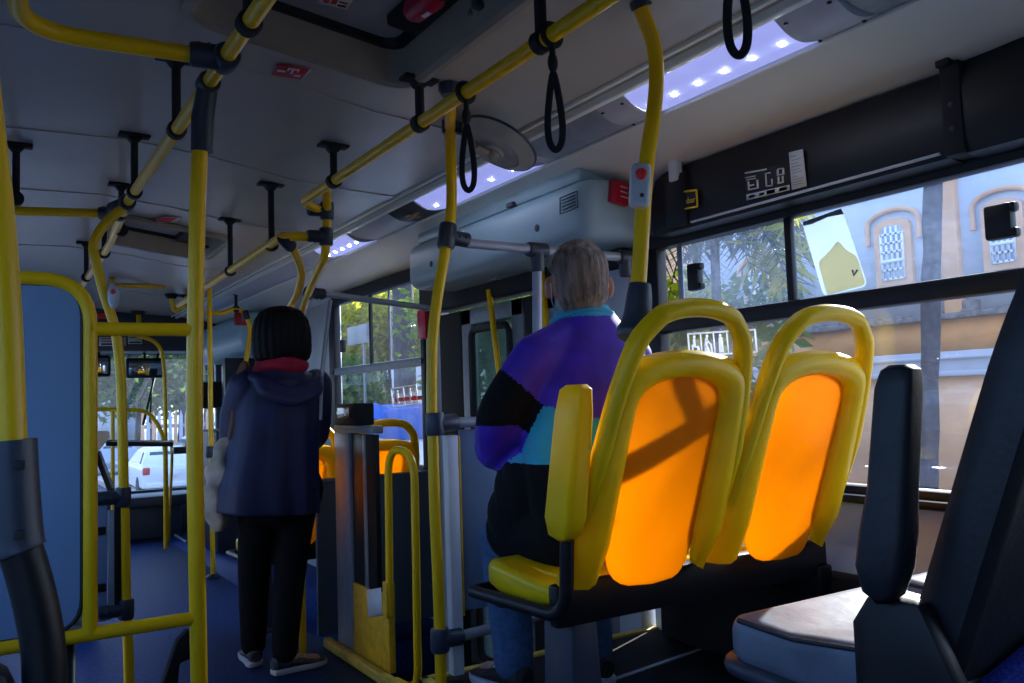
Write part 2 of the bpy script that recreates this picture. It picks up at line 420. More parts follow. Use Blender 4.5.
g = G(); g.prism([(1.56, 2.06), (1.73, 2.034), (1.80, 2.022), (1.90, 1.995), (1.98, 1.972), (2.10, 1.955), (2.15, 1.955), (2.15, 2.2), (1.56, 2.2)], 'y', YR, YF)
struct('trim_10', g, CREAM2, 'cove between the ceiling and the right windows, paled to look lit')
g = G(); g.bb(1.495, 1.51, YR, YF, 2.052, 2.066, .003); g.bb(1.535, 1.56, YR, YF, 2.038, 2.062, .005)
g.tube([(1.742, YR, 2.026), (1.742, YF, 2.026)], .008, 8)
struct('trim_5', g, CREAM2, 'mouldings either side of the ceiling light channel')

# front: header over the windscreen, dash shelf, pillars
g = G()
g.bb(XL, XW, YF-.03, YF+.05, 1.74, 2.15); g.bb(XL, XW, YF-.03, YF+.05, -.3, .42); g.bb(XL, XL+.06, YF-.02, YF+.05, .42, 1.74); g.bb(2.03, XW, YF-.02, YF+.05, .42, 1.74)
struct('wall_front', g, mat('dark_dash_plastic', (.03, .04, .06), .55, var=.1))
g = G(); g.bb(XL, XW, 8.4, YF-.03, 1.745, 2.235, .01); g.bb(XL, XW, 8.38, 8.42, 1.735, 1.80, .008)
struct('trim_9', g, mat('header_fascia', (.045, .055, .075), .5, var=.08), 'dark header over the windscreen')
g = G(); g.bb(XL+.06, 2.03, YF, YF+.008, .42, 1.74); win = struct('window_3', g, GLASSW, 'front windscreen')
g = G(); g.bb(.72, .745, YF-.02, YF+.02, .42, 1.74); struct('window_frame', g, BLK, parent=win)
g = G(); g.bb(XL, 1.75, 8.55, YF-.03, .30, .40, .03); g.bb(XL, 1.62, 8.62, YF-.03, .0, .30, .02); struct('trim_6', g, mat('dash_top', (.05, .065, .10), .5, var=.1), 'dark dash shelf below the windscreen')
g = G(); a = at(158, 525, Z=0.0); b = at(186, 543, Z=0.0); g.tube([a+Vector((0, 0, .01)), b+Vector((0, 0, .01))], .012, 8); struct('trim_7', g, ALU, 'metal strip at the edge of the front door step')

# ---- window 1 (large right window)
Y0, Y1, ZB, ZT = -.75, 2.36, .905, 1.715
w1 = bpy.data.objects.new('window_1', None); C.objects.link(w1); w1['_o'] = (2.1, .8, ZB); w1.location = (2.1, .8, ZB); tag(w1, 'large right side window behind the seats', kind='structure')
g = G(); xa, xb = 2.075, 2.125
g.bb(xa, xb, Y0, Y1, ZB-.03, ZB+.004, .008); g.bb(xa, xb, Y0, Y1, ZT-.01, ZT+.05, .008); g.bb(xa, xb, Y1-.04, Y1+.035, ZB, ZT, .008); g.bb(xa, xb, Y0, Y0+.05, ZB, ZT, .008)
obj('window_frame', g, BLK, w1)
g = G(); g.bb(xa, xb, Y0, Y1, 1.398, 1.452, .01); obj('window_rail', g, BLK, w1)
g = G(); g.bb(2.082, 2.105, 1.722, 1.748, 1.45, ZT, .004); obj('pane_divider', g, BLK, w1)
g = G(); g.bb(2.112, 2.117, Y0, Y1, ZB+.01, 1.41); obj('lower_pane', g, GLASS, w1)
g = G(); g.bb(2.108, 2.113, 1.735, 2.235, 1.445, ZT); obj('sliding_pane', g, GLASSD, w1)
g = G(); g.bb(2.100, 2.106, 2.215, 2.240, 1.447, ZT-.005, .002); obj('pane_edge', g, ALU, w1)
g = G(); g.bb(2.094, 2.099, Y0, 1.745, 1.445, ZT); obj('sliding_pane', g, GLASSD, w1)
for px, py, h_, w_ in ((695, 277, .095, .045), (1000, 222, .085, .055)):
    c = at(px, py, X=2.08); g = G(); g.box(c, (.03, w_*1.2, h_), .008); g.box(c+Vector((0, -w_*.6, h_*.36)), (.026, .022, .024), .008); g.box(c+Vector((0, -w_*.6, -h_*.36)), (.026, .022, .024), .008)
    obj('pane_latch', g, BLK, w1)
g = G(); g.bb(2.05, 2.10, YR, 2.36, .862, .886, .008); struct('trim_8', g, BLK, 'dark sill strip below the right window')

g = G(); g.bb(2.02, 2.10, YR, 2.33, .332, .66, .02); struct('trim_11', g, BLKM, 'black strip standing in for the shade at the foot of the right wall')  # black box added where the wall foot lies in shade

# ---- window 2 (beyond the middle door)
Y0, Y1, ZB, ZT = 4.25, 5.72, .80, 1.92
w2 = bpy.data.objects.new('window_2', None); C.objects.link(w2); w2['_o'] = (2.1, 5, ZB); w2.location = (2.1, 5, ZB); tag(w2, 'right side window in front of the middle door', kind='structure')
g = G(); g.bb(xa, xb, Y0, Y1, ZB-.02, ZB+.03, .008); g.bb(xa, xb, Y0, Y1, ZT-.05, ZT+.03, .008); g.bb(xa, xb, Y0, Y0+.05, ZB, ZT, .008); g.bb(xa, xb, Y1-.06, Y1+.05, ZB, ZT, .008)
obj('window_frame', g, BLK, w2)
g = G(); g.bb(xa, xb, Y0, Y1, 1.385, 1.435, .01); obj('window_rail', g, STEEL, w2)
c = at(371, 330, X=2.09); g = G(); g.bb(2.08, 2.10, c.y-.012, c.y+.012, 1.43, ZT-.04, .003); obj('pane_divider', g, BLK, w2)
c = at(390, 330, X=2.1); g = G(); g.bb(2.095, 2.105, c.y-.01, c.y+.01, 1.43, ZT-.04, .002); obj('pane_edge', g, ALU, w2)
g = G(); g.bb(2.110, 2.115, Y0, Y1, ZB, ZT); obj('window_pane', g, GLASS, w2)
for px, py in ((343, 346), (421, 318)):
    c = at(px, py, X=2.08); g = G(); g.box(c, (.03, .05, .085), .008); obj('pane_latch', g, BLK, w2)

# ================================================================== CEILING FITTINGS
# near roof hatch
def hatch(H, label, detail):
    x0, x1, y0, y1 = H; t = thing('roof_hatch', label, 'roof hatch', ((x0+x1)/2, (y0+y1)/2, ZC))
    b = .038; g = G()
    outer = [(x0-b, y0-b), (x1+b, y0-b), (x1+b, y1+b), (x0-b, y1+b)]; 
    zl = lambda x: 2.171-.136*(x-.44)
    def obj(name, g, m, t, **k):
        for p in g.v: p.z += zl(p.x)-ZC
        return globals()['obj'](name, g, m, t, **k)
    def rr(x0, x1, y0, y1, r, n=6):
        o = []
        for cx, cy, a0 in ((x1-r, y0+r, -90), (x1-r, y1-r, 0), (x0+r, y1-r, 90), (x0+r, y0+r, 180)):
            for k in range(n+1):
                a = math.radians(a0+90*k/n); o.append((cx+r*math.cos(a), cy+r*math.sin(a)))
        return o
    R = [[Vector((*p, z)) for p in rr(x0-q, x1+q, y0-q, y1+q, r)] for q, z, r in ((b, ZC+.001, .09), (b*.9, ZC-.016, .09), (b*.35, ZC-.022, .075), (0, ZC-.014, .06), (-.02, ZC+.05, .05), (-.028, ZC+.085, .05), (-.02, ZC+.10, .05), (.0, ZC+.03, .05), (.01, ZC+.012, .06))]
    g.loft(R, False, 0, True, True); obj('hatch_trim', g, HATCHT, t)
    g = G(); R = [[Vector((*p, z)) for p in rr(x0+q, x1-q, y0+q, y1-q, r)] for q, z, r in ((.0, ZC+.086, .05), (.03, ZC+.082, .05), (.06, ZC+.10, .05), (.07, ZC+.125, .05), (.0, ZC+.14, .05))]
    g.loft(R, True); obj('hatch_lid', g, HATCHL, t)
    g = G(); R = [[Vector((*p, z)) for p in rr(x0+q, x1-q, y0+q, y1-q, r)] for q, z, r in ((.018, ZC+.070, .05), (.044, ZC+.066, .045), (.05, ZC+.088, .045), (.018, ZC+.088, .05))]
    g.loft(R, False, 0, True, True); obj('hatch_seal', g, BLK, t)
    if detail:
        g = G(); c = Vector((x1-.075, y1-.33, ZC+.055)); g.bb(x1-.12, x1-.03, y1-.62, y1-.16, ZC+.06, ZC+.10, .01)
        obj('hinge_plate', g, BLK, t)
        g = G(); a = at(452, 45, Z=2.12); b_ = at(474, 12, Z=2.12); a.z = b_.z = ZC+.03; g.tube([a, b_], .011, 10); g.box(a, (.03, .03, .03), .006); g.box(b_+(b_-a)*.2, (.03, .03, .03), .006); obj('gas_strut', g, GRIPL, t)
        g = G(); a = at(410, 18, Z=2.15); b_ = at(440, -3, Z=2.15); a.z = b_.z = ZC+.055; d = (b_-a); 
        g.tube([a, a+d*.15, a+d*.85, b_], [.02, .03, .03, .02], 12, 0, True, False, (0, 0, 1), None); obj('release_handle', g, RED, t, sharp=60)
        g = G(); m_ = a+d*.55+Vector((0, 0, -.031)); dd = d.normalized(); g.box(m_, (.03, .012, .003), .001, Matrix.Rotation(math.atan2(dd.y, dd.x), 3, 'Z')); obj('handle_mark', g, WHITE, t)
    else:
        g = G(); g.bb(x1-.16, x1-.03, y0+.05, y1-.05, ZC+.05, ZC+.09, .01); obj('hinge_plate', g, BLK, t)
        g = G(); g.tube([(x1-.10, y0+.1, ZC+.03), (x1-.05, y1-.1, ZC+.03)], .01, 8); obj('gas_strut', g, ALU, t)
    return t
hatch(H1, 'open-edged roof hatch nearest the camera with red release handle', True)
hatch(H2, 'roof hatch farther along the ceiling toward the windscreen', False)

def sticker(name, label, cat, quad, n, mats, marks=(), dz=.0012, group=None):
    """thin printed label; marks are (u0,u1,v0,v1,material) rectangles on it"""
    a, b, c, d = [Vector(p) for p in quad]; n = Vector(n).normalized()
    o = (a+b+c+d)/4; t = thing(name, label, cat, o, group)
    g = G(); g.slab([a, b, c, d], n*dz); obj('backing', g, mats, t)
    def uv(u, v): return (a*(1-u)+b*u)*(1-v)+(d*(1-u)+c*u)*v
    by = {}
    for u0, u1, v0, v1, m in marks: by.setdefault(m.name, (m, []))[1].append((u0, u1, v0, v1))
    for m, L in by.values():
        g = G()
        for u0, u1, v0, v1 in L: g.slab([uv(u0, v0)+n*dz, uv(u1, v0)+n*dz, uv(u1, v1)+n*dz, uv(u0, v1)+n*dz], n*.0008)
        obj('print', g, m, t)
    return t
def cq(pts, Z): return [at(x, y, Z=Z) for x, y in pts]
dn = (0, 0, -1)
sticker('ceiling_label', 'red label with white strokes on the ceiling below the near hatch', 'label', cq([(271, 74.5), (311, 81), (318, 70), (277, 64)], 2.135), dn, REDINK,
        ((.78, 1, 0, 1, PAPER), (.08, .28, .42, .56, PAPER), (.52, .68, .22, .36, PAPER), (.40, .46, .38, .86, PAPER), (.30, .58, .74, .86, PAPER), (.30, .34, .6, .8, PAPER), (.54, .58, .6, .8, PAPER)))
sticker('ceiling_label', 'white and red label stuck on the near hatch lid', 'label', cq([(318, 3), (347, 9.5), (354, -2), (325, -8)], 2.19), dn, PAPER,
        ((.1, .3, .2, .5, REDINK), (.36, .55, .25, .8, REDINK), (.62, .9, .15, .3, INK), (.62, .9, .45, .55, INK), (.1, .3, .62, .8, REDINK)))
sticker('ceiling_label', 'small red label before the far roof hatch', 'label', cq([(152, 222), (176, 222), (184, 217), (161, 217)], ZC-.003), dn, PAPER, ((0, .75, .1, .9, REDINK),))

# strip lighting along the right of the ceiling
A = Vector((1.565, 0, 2.052)); B = Vector((1.733, 0, 2.028)); E2 = (B-A).normalized(); NN = Vector((E2.z, 0, -E2.x)); WD = (B-A).length
if NN.z > 0: NN = -NN
def stp(y, u, h=0): return Vector((0, y, 0))+A+E2*(WD*u)+NN*h
def strip_piece(g, y0, y1, bulge, base=0.0, u0=.02, u1=.98, n=10, mi=0):
    R = []
    for y in (y0, y1):
        r = [stp(y, u0, base-.004)]+[stp(y, u0+(u1-u0)*k/n, base+bulge*math.sin(math.pi*k/n)) for k in range(n+1)]+[stp(y, u1, base-.004)]
        R.append(r)
    return g.loft(R, True, mi, True)
def yat(px, py):
    d = _r*((px-512)/FPX)+_u*(-(py-341.5)/FPX)+_f; t = 1.645/d.x; return d.y*t
def ledlight(ya, yb, label, nled):
    y0, y1 = min(ya, yb), max(ya, yb); t = thing('strip_light', label, 'ceiling light', stp((y0+y1)/2, .5), 'lit strip lights along the ceiling')
    g = G(); strip_piece(g, y0, y1, .022); obj('diffuser', g, LENS, t)
    g = G()
    for y in (y0+.002, y1-.002): g = G(); strip_piece(g, y-.006, y+.006, .026); obj('end_cap', g, LGREY, t)
    for k in range(nled):
        y = y0+(y1-y0)*(k+.5)/nled; g = G(); g.ell(stp(y, .5, .021), (.0085, .0085, .005), u=12, v=8); obj('led', g, LED, t)
    return t
ya, yb = yat(640, 88), yat(797, 22)
ledlight(ya, yb, 'lit white strip light on the ceiling right of the yellow button pole', 6)
yc, yd = yat(524, 160), yat(428, 205)
ledlight(yc, yd, 'lit strip light behind the tall yellow pole and hanging strap', 5)
ye, yf = yat(360, 240), yat(326, 256)
ledlight(ye, yf, 'farthest lit strip light near the door bend poles', 5)
def blank(y0, y1, label, m, b=.012):
    t = G(); strip_piece(t, min(y0, y1), max(y0, y1), b); return tag(obj('light_cover', t, m), label, 'light cover', 'blank covers along the light channel')
yg, yh = yat(614, 100), yat(536, 138)
blank(yg+.004, yh, 'blank reflective strip cover between the two lit ceiling lights', ALU)
def plate(y0, y1, label):
    t = thing('cover_plate', label, 'cover plate', stp((y0+y1)/2, .5)); y0, y1 = min(y0, y1), max(y0, y1)
    g = G(); strip_piece(g, y0, y1, .026, .001); obj('plate', g, LGREY, t)
    for y in (y0+.015, y1-.015):
        for u in (.14, .86): g = G(); g.ell(stp(y, u, .0165), (.006, .006, .003), u=10, v=6); obj('screw', g, BLK, t)
    return t
plate(yg, ya, 'grey screwed plate on the light channel just left of the near lit strip')
plate(yb, yat(852, 4), 'grey screwed plate on the light channel right of the near lit strip')
blank(yat(854, 2), yat(960, -46), 'dark end of the light channel at the top right', STEEL)
t = thing('display_sign', 'small black sign with orange mark on the light channel', 'sign', stp(yat(415, 207), .5))
g = G(); yi, yj = yat(427, 202), yat(402, 214); strip_piece(g, min(yi, yj), max(yi, yj), .022); obj('sign_face', g, BLK, t)
g = G(); ym = (yi+yj)/2
for k, (dy, u) in enumerate(((-.04, .45), (0, .5), (.04, .55), (.0, .62), (.02, .38))): g.box(stp(ym+dy, u, .0225), (.018, .05, .003), .001)
obj('sign_mark', g, mat('amber_mark', (.5, .18, .03), .5), t)
blank(max(yi, yj)+.01, min(ye, yf)-.01, 'grey blank cover between the small sign and the farthest lit strip', LGREY)
blank(max(ye, yf)+.02, 8.2, 'long grey blank cover running on to the front of the bus', LGREY)

# ================================================================== RIGHT WALL FITTINGS
# door gear cover
t = thing('door_gear_cover', 'long pale blue rounded cover over the middle door', 'door cover', (1.95, 3.1, 1.74))
g = G()
def rrect(x0, x1, z0, z1, r, n=5):
    o = []
    for cx, cz, a0 in ((x1-r, z0+r, -90), (x1-r, z1-r, 0), (x0+r, z1-r, 90), (x0+r, z0+r, 180)):
        for k in range(n+1):
            a = math.radians(a0+90*k/n); o.append((cx+r*math.cos(a), cz+r*math.sin(a)))
    return o
R = []
Ya, Yb = 2.36, 3.88
for y, q in ((Ya, .05), (Ya+.012, .022), (Ya+.05, .004), (Ya+.09, 0), (Yb-.09, 0), (Yb-.05, .004), (Yb-.012, .022), (Yb, .05)):
    R.append([Vector((x, y, z)) for x, z in rrect(1.80+q, 2.12, 1.735+q, 1.965-q*.5, .06)])
g.loft(R); obj('cover_shell', g, GEAR, t, sharp=50)
g = G(); g.bb(1.83, 2.12, Ya+.08, Yb-.08, 1.96, 2.02, .02); obj('top_ledge', g, GEAR, t)
a, b, c, d = [at(x, y, X=1.7985) for x, y in ((560, 214), (578, 207), (577, 191), (560, 198))]
g = G(); 
for p, q in ((a, b), (b, c), (c, d), (d, a)): g.tube([p, q], .0022, 6)
for v in (.2, .4, .6, .8): g.tube([a*(1-v)+d*v+(b-a)*.12, b*(1-v)+c*v-(b-a)*.12], .003, 6)
obj('vent_grille', g, mat('vent_slot', (.06, .09, .11), .6), t)
for px, py in ((537, 228), (431, 264)):
    c = at(px, py, X=1.799); g = G(); g.lathe([(.0, -.002), (.014, -.002), (.014, .002), (.008, .003), (.0, .003)], c, (-1, 0, 0), 16); obj('lock', g, GRIPL, t)
c = at(512, 205, X=1.83); g = G(); g.box(c, (.03, .05, .02), .005); obj('catch', g, GRIPL, t)
t = thing('emergency_box', 'small red emergency release box on the end of the door cover', 'emergency release', at(620, 193, Y=2.36))
g = G(); c = at(619, 193, Y=2.35); g.box(c, (.085, .03, .085), .008, Matrix.Rotation(.15, 3, 'Y')); obj('box', g, RED, t)
g = G()
for k in (-1, 0, 1): g.box(c+Vector((.012, -.016, .018*k)), (.034, .002, .004), 0, Matrix.Rotation(.15, 3, 'Y'))
obj('lettering', g, PAPER, t)
c = at(417, 322, X=2.05); g = G(); g.box(c+Vector((0, -.1, -.02)), (.05, .10, .16), .01); tag(obj('emergency_box', g, RED), 'red box under the far end of the door cover', 'emergency release')

# black valance boxes above the big window
def valance(y0, y1, label, round_far):
    t = thing('window_valance', label, 'valance', (2.06, (y0+y1)/2, 1.72)); g = G(); R = []
    prof = lambda q: [Vector((x, 0, z)) for x, z in ((2.10, 1.725+q*.3), (2.012+q, 1.735+q*.3), (2.004+q, 1.76+q*.3), (2.012+q, 1.90-q), (2.03+q, 1.955-q), (2.055+q*.5, 1.97-q), (2.10, 1.972-q))]
    st = [(y0, 0), (y1-.14, 0), (y1-.07, .012), (y1-.025, .045), (y1, .085)] if round_far else [(y0, 0), (y1, 0)]
    for y, q in st: R.append([p+Vector((0, y, 0)) for p in prof(q)])
    g.loft(R); obj('housing', g, BLK, t, sharp=25); return t
vt = valance(1.172, 2.34, 'long black valance box above the right window holding stickers', True)
g = G(); g.bb(1.999, 2.012, 1.19, 2.06, 1.746, 1.752, .001); obj('glint_strip', g, LGREY, vt).name = 'glint_lip'  # pale strip standing in for the glint along the valance's lower lip
g = G(); c = at(676, 200, X=2.0); g.bb(1.992, 2.03, c.y-.055, c.y+.055, 1.742, 1.93, .02); obj('end_bracket', g, BLK, vt)
t = thing('window_valance', 'black roof duct with curved top edge at the right edge of the photo', 'valance', (2.06, .3, 1.72)); g = G(); R = []
for y, dz in ((1.128, 0), (1.06, .012), (1.0, .028), (.92, .032), (.8, .018), (.6, -.02), (-.8, -.02)):
    R.append([Vector((x, y, z)) for x, z in ((2.10, 1.725), (2.010, 1.735), (2.002, 1.78), (2.000, 1.90+dz), (2.025, 1.965+dz), (2.10, 1.97+dz))])
g.loft(R); obj('housing', g, BLK, t, sharp=25)
g = G(); g.bb(1.996, 2.10, 1.125, 1.175, 1.735, 1.965, .004); g.bb(1.98, 2.06, 1.14, 1.175, 1.955, 2.0, .004); obj('mounting_strap', g, BLKM, t)
for z in (1.80, 1.86): g = G(); g.ell((1.995, 1.15, z), (.003, .007, .007), u=10, v=6); obj('screw', g, GRIPL, t)
t = thing('bracket_clip', 'short cream bracket with two screws above the valance end', 'bracket', at(674, 165, X=2.0))
g = G(); c = at(675, 163, X=2.0); g.box(c, (.03, .045, .13), .008); obj('clip', g, LGREY, t)
for dy in (-.008, .01): g = G(); g.ell(c+Vector((-.016, dy, .035)), (.003, .004, .004), u=8, v=6); obj('screw', g, INK, t)

nx = (-1, 0, 0); XV = 2.000
def wq(pts, X): return [at(x, y, X=X) for x, y in pts]
lab = sticker('instruction_label', 'black and white instruction label with small drawings on the valance', 'label', wq([(747, 200.5), (791, 190), (790, 163), (745, 171)], XV), nx, INK,
   ((.0, .98, .0, .20, PAPER), (.06, .2, .05, .14, INK), (.3, .42, .05, .14, INK), (.47, .66, .03, .17, YINK), (.75, .93, .04, .16, INK), (.0, .5, .90, .95, PAPER),
    (.05, .3, .32, .36, PAPER), (.05, .09, .36, .62, PAPER), (.26, .30, .36, .62, PAPER), (.08, .2, .45, .5, PAPER), (.0, .25, .75, .78, PAPER), (.02, .25, .67, .7, PAPER),
    (.46, .49, .3, .8, PAPER), (.46, .62, .3, .34, PAPER), (.59, .62, .3, .55, PAPER), (.50, .58, .76, .8, PAPER), (.72, .86, .32, .37, PAPER), (.73, .77, .37, .58, PAPER), (.82, .86, .37, .58, PAPER), (.72, .88, .62, .66, PAPER), (.72, .76, .66, .85, PAPER), (.84, .88, .66, .85, PAPER), (.74, .86, .83, .87, PAPER)))
sticker('instruction_label', 'plain white printed label at the right of the black instruction label', 'label', wq([(792, 190), (807, 186), (803, 149), (789, 152.5)], XV), nx, PAPER,
   tuple((.12, .12+.68*f, v, v+.02, mat('grey_print', (.35, .36, .36), .8)) for f, v in ((1, .1), (.9, .17), (1, .24), (.5, .31), (1, .42), (.8, .5), (1, .58), (.7, .66), (1, .76), (.6, .86))))
a, b, c, d = wq([(683, 209.5), (698, 206.5), (697, 190), (683, 192)], XV-.0)
t = thing('yellow_sign', 'black label with yellow bracket outline and lettering on the valance', 'sign', (a+b+c+d)/4)
g = G(); g.slab([a, b, c, d], (-.001, 0, 0)); obj('backing', g, INK, t)
g = G()
for p, q in ((a, b), (b, c), (c, d)): g.tube([p+Vector((-.002, 0, 0)), q+Vector((-.002, 0, 0))], .0035, 6)
obj('outline', g, YINK, t)
line_text('lettering', 'mbar', .028, a*.72+d*.28+Vector((-.002, -.002, 0)), b-a, d-a, YINK, t)

WFILM = trans_mat('white_film', (.9, .92, .95), (.95, .97, 1), .5, .6)
# priority seat sticker on the lower pane: five white pictograms in boxes
a, b, c, d = wq([(690, 356), (757, 352), (755, 329.5), (688, 334)], 2.109)
t = thing('priority_sticker', 'white outlined priority seat pictogram strip on the lower pane', 'sticker', (a+b+c+d)/4)
def uv(u, v): return (a*(1-u)+b*u)*(1-v)+(d*(1-u)+c*u)*v+Vector((-.001, 0, 0))
g = G()
for p, q in (((0, 0), (1, 0)), ((1, 0), (1, 1)), ((1, 1), (0, 1)), ((0, 1), (0, 0))): g.tube([uv(*p), uv(*q)], .0030, 6)
for u in (.2, .4, .6, .8): g.tube([uv(u, 0), uv(u, 1)], .0024, 6)
obj('outline', g, WFILM, t)
for k in range(5):
    g = G(); u0 = .2*k
    def L(*pts, r=.005): g.tube([uv(u0+.2*p[0], p[1]) for p in pts], r, 6)
    g.ell(uv(u0+.1, .84), (.002, .006, .006), u=8, v=6)
    if k == 0: L((.45, .75), (.45, .42), (.72, .38), (.78, .12)); L((.3, .5), (.28, .2), (.5, .1), (.65, .22), r=.003)
    elif k == 1: L((.45, .75), (.35, .42), (.3, .08)); L((.35, .42), (.55, .08)); L((.45, .68), (.75, .45), (.78, .08), r=.003)
    elif k == 2: L((.5, .75), (.5, .4), r=.007); L((.44, .4), (.44, .08)); L((.56, .4), (.56, .08))
    elif k == 3: L((.5, .75), (.5, .4), r=.006); L((.6, .55), (.6, .5), r=.008); L((.46, .4), (.46, .08)); L((.54, .4), (.54, .08))
    else: L((.5, .75), (.5, .4), r=.007); L((.5, .65), (.7, .55), r=.003); L((.68, .6), (.68, .45), r=.006); L((.45, .4), (.45, .08)); L((.55, .4), (.55, .08))
    obj('pictogram', g, WFILM, t)
g = G(); a2, b2, c2, d2 = wq([(692, 369), (738, 366), (738, 361), (692, 364)], 2.109); 
def uv2(u, v): return (a2*(1-u)+b2*u)*(1-v)+(d2*(1-u)+c2*u)*v
for v, f in ((.2, .8), (.8, 1)): g.tube([uv2(0, v), uv2(f, v)], .002, 6)
obj('text_line', g, WFILM, t)

# advert sticker on the upper pane, seen from behind
def rquad(q, r, n=5):
    P = [Vector(p) for p in q]; return fillet(P, r, n, True)
quad = wq([(824, 297), (868, 286), (842, 208), (802, 222)], 2.090)
t = thing('window_advert', 'tilted white rounded advert sticker with pale yellow figure on the upper pane', 'sticker', sum(quad, Vector())/4)
advw = trans_mat('advert_film', (.62, .70, .76), (.80, .90, 1.0), .56, .6); advy = trans_mat('advert_yellow', (.92, .82, .55), (1, .92, .66), .66, .6)
g = G(); g.slab(rquad(quad, .02), (-.001, 0, 0)); obj('film', g, advw, t)
g = G(); q2 = wq([(827, 295), (866, 285), (857, 256), (846, 250), (838, 240), (829, 252), (818, 262)], 2.0886); g.slab(rquad(q2, .015), (-.0008, 0, 0)); obj('figure', g, advy, t)
g = G(); P = [Vector(p)+Vector((-.0015, 0, 0)) for p in rquad(quad, .02)]; n0 = len(P)
q3 = wq([(803.5, 226), (803, 222), (841, 208.5), (844, 214), (828, 217), (812, 224)], 2.088); g.slab(q3, (-.0006, 0, 0)); obj('dark_edge', g, mat('advert_edge', (.10, .13, .18), .6), t)
g = G(); c = at(854, 274, X=2.087); g.tube([c+Vector((0, .004, .012)), c+Vector((0, .001, -.004)), c+Vector((0, -.012, .010))], .0028, 6); obj('tick_mark', g, mat('advert_blue', (.05, .08, .3), .6), t)

# white outlined sticker on the far window
a, b, c, d = wq([(393, 407), (418, 404), (416, 385), (391, 389)], 2.107)
t = thing('priority_sticker', 'white outlined sticker low on the far side window', 'sticker', (a+b+c+d)/4); g = G()
for p, q in ((a, b), (b, c), (c, d), (d, a), (a*.5+b*.5, c*.5+d*.5)): g.tube([p, q], .004, 6)
obj('outline', g, WHITE, t)
g = G()
for u in (.25, .75):
    m0 = a*(1-u)+b*u; m1 = d*(1-u)+c*u; g.tube([m0*.85+m1*.15, m0*.3+m1*.7], .008, 8); g.ell(m0*.2+m1*.8, (.004, .011, .011), u=8, v=6)
obj('pictogram', g, WHITE, t)
sticker('notice', 'red and white strip notice on the far side window beside the pole', 'sticker', wq([(395, 402), (428, 399), (428, 395), (395, 398)], 2.107), nx, REDINK, ())
c = at(327, 345, X=2.05); 

# ================================================================== MIDDLE DOOR
YD0, YD1 = 2.46, 4.20
dr = bpy.data.objects.new('door_1', None); C.objects.link(dr); dr['_o'] = (2.1, 3.3, -.36); dr.location = (2.1, 3.3, -.36); tag(dr, 'middle folding passenger door', kind='structure')
g = G()
g.bb(2.06, 2.15, 4.08, 4.2, -.36, 1.80, .01)
obj('door_jamb', g, LGREY, dr)
g = G(); g.bb(2.05, 2.14, 2.46, 2.60, -.36, 1.8, .01); obj('door_jamb', g, LGREY, dr)
g = G(); g.bb(2.03, 2.16, YD0, YD1, 1.66, 1.80, .01); obj('door_header', g, BLKM, dr)
def leaf(ya, yb, pane):
    g = G(); x0, x1 = 2.075, 2.115
    zb, zt = -.34, 1.64
    if pane:
        g.bb(x0, x1, ya, ya+.10, zb, zt, .006); g.bb(x0, x1, yb-.10, yb, zb, zt, .006); g.bb(x0, x1, ya, yb, 1.56, zt, .006); g.bb(x0, x1, ya, yb, zb, -.1, .006); g.bb(x0, x1, ya, yb, .52, .60, .006)
    else: g.bb(x0, x1, ya, yb, zb, zt, .006)
    l = obj('door_leaf', g, STEEL if pane else BLKM, dr)
    if pane:
        for za, zc in ((.64, 1.53), (-.06, .48)):
            g = G(); ring = [Vector((2.07, ya+.11+(yb-ya-.22)*u, za+(zc-za)*v)) for u, v in ((0, 0), (1, 0), (1, 1), (0, 1))]
            P = fillet(ring, .05, 5, True); g.tube(P, .018, 8, 0, True, True); o = obj('rubber_seal', g, RUB, dr); o.parent = l
        g = G(); g.bb(2.092, 2.097, ya+.10, yb-.10, .6, 1.56); g.bb(2.092, 2.097, ya+.10, yb-.10, -.1, .52); o = obj('door_pane', g, GLASSF, dr); o.parent = l
yl = [at(x, 330, X=2.09).y for x in (450, 464, 526, 545)]
leaf(yl[2], yl[1], True)
leaf(yl[1]+.01, 4.06, False); leaf(yl[3], yl[2]-.01, False); leaf(2.60, yl[3]-.01, True)
def handrail(name, label, cat, paths, r, m=YEL, flanges=()):
    t = thing(name, label, cat, paths[0][-1])
    for k, p in enumerate(paths): g = G(); g.tube(p, r, 14); obj('tube', g, m, t)
    for p, d in flanges: g = G(); g.lathe([(.0, 0), (r*1.9, 0), (r*1.9, .008), (r*1.15, .022), (0, .022)], p, d, 18); obj('flange', g, GRIP, t)
    return t
a = at(489, 290, X=2.03); b = at(499, 372, X=2.02); b2 = a+(b-a)*3.2
handrail('door_grab_bar', 'yellow grab bar on the inside of the middle door pane', 'grab bar', [[a, b, b2]], .014)
a = at(541, 262, X=2.03); a2 = at(546, 325, X=2.0)
handrail('door_grab_bar', 'yellow grab bar behind the grey post beside the door', 'grab bar', [[a, a2, a+(a2-a)*6]], .014)
c = at(490, 275, X=2.0); g = G()
R9 = Matrix.Rotation(-.1, 3, 'X'); g.box(c+Vector((0, 0, .012)), (.03, .17, .012), .003, R9); g.box(c+Vector((0, .0, -.018)), (.03, .16, .012), .003, Matrix.Rotation(.12, 3, 'X')); g.box(c+Vector((0, .07, 0)), (.02, .012, .04), .003)
tag(obj('folding_arm', g, mat('cream_arm', (.45, .44, .38), .5)), 'cream linkage arm at the head of the middle door', 'door linkage')
# door-side low partition beyond the step well
g = G(); g.bb(1.42, 2.08, 4.17, 4.195, .04, .80, .008); g.bb(1.42, 2.08, 4.16, 4.205, .79, .815, .008)
tag(obj('low_partition', g, BLUEP2), 'low slate blue partition beyond the step well under the front orange seats', 'partition')

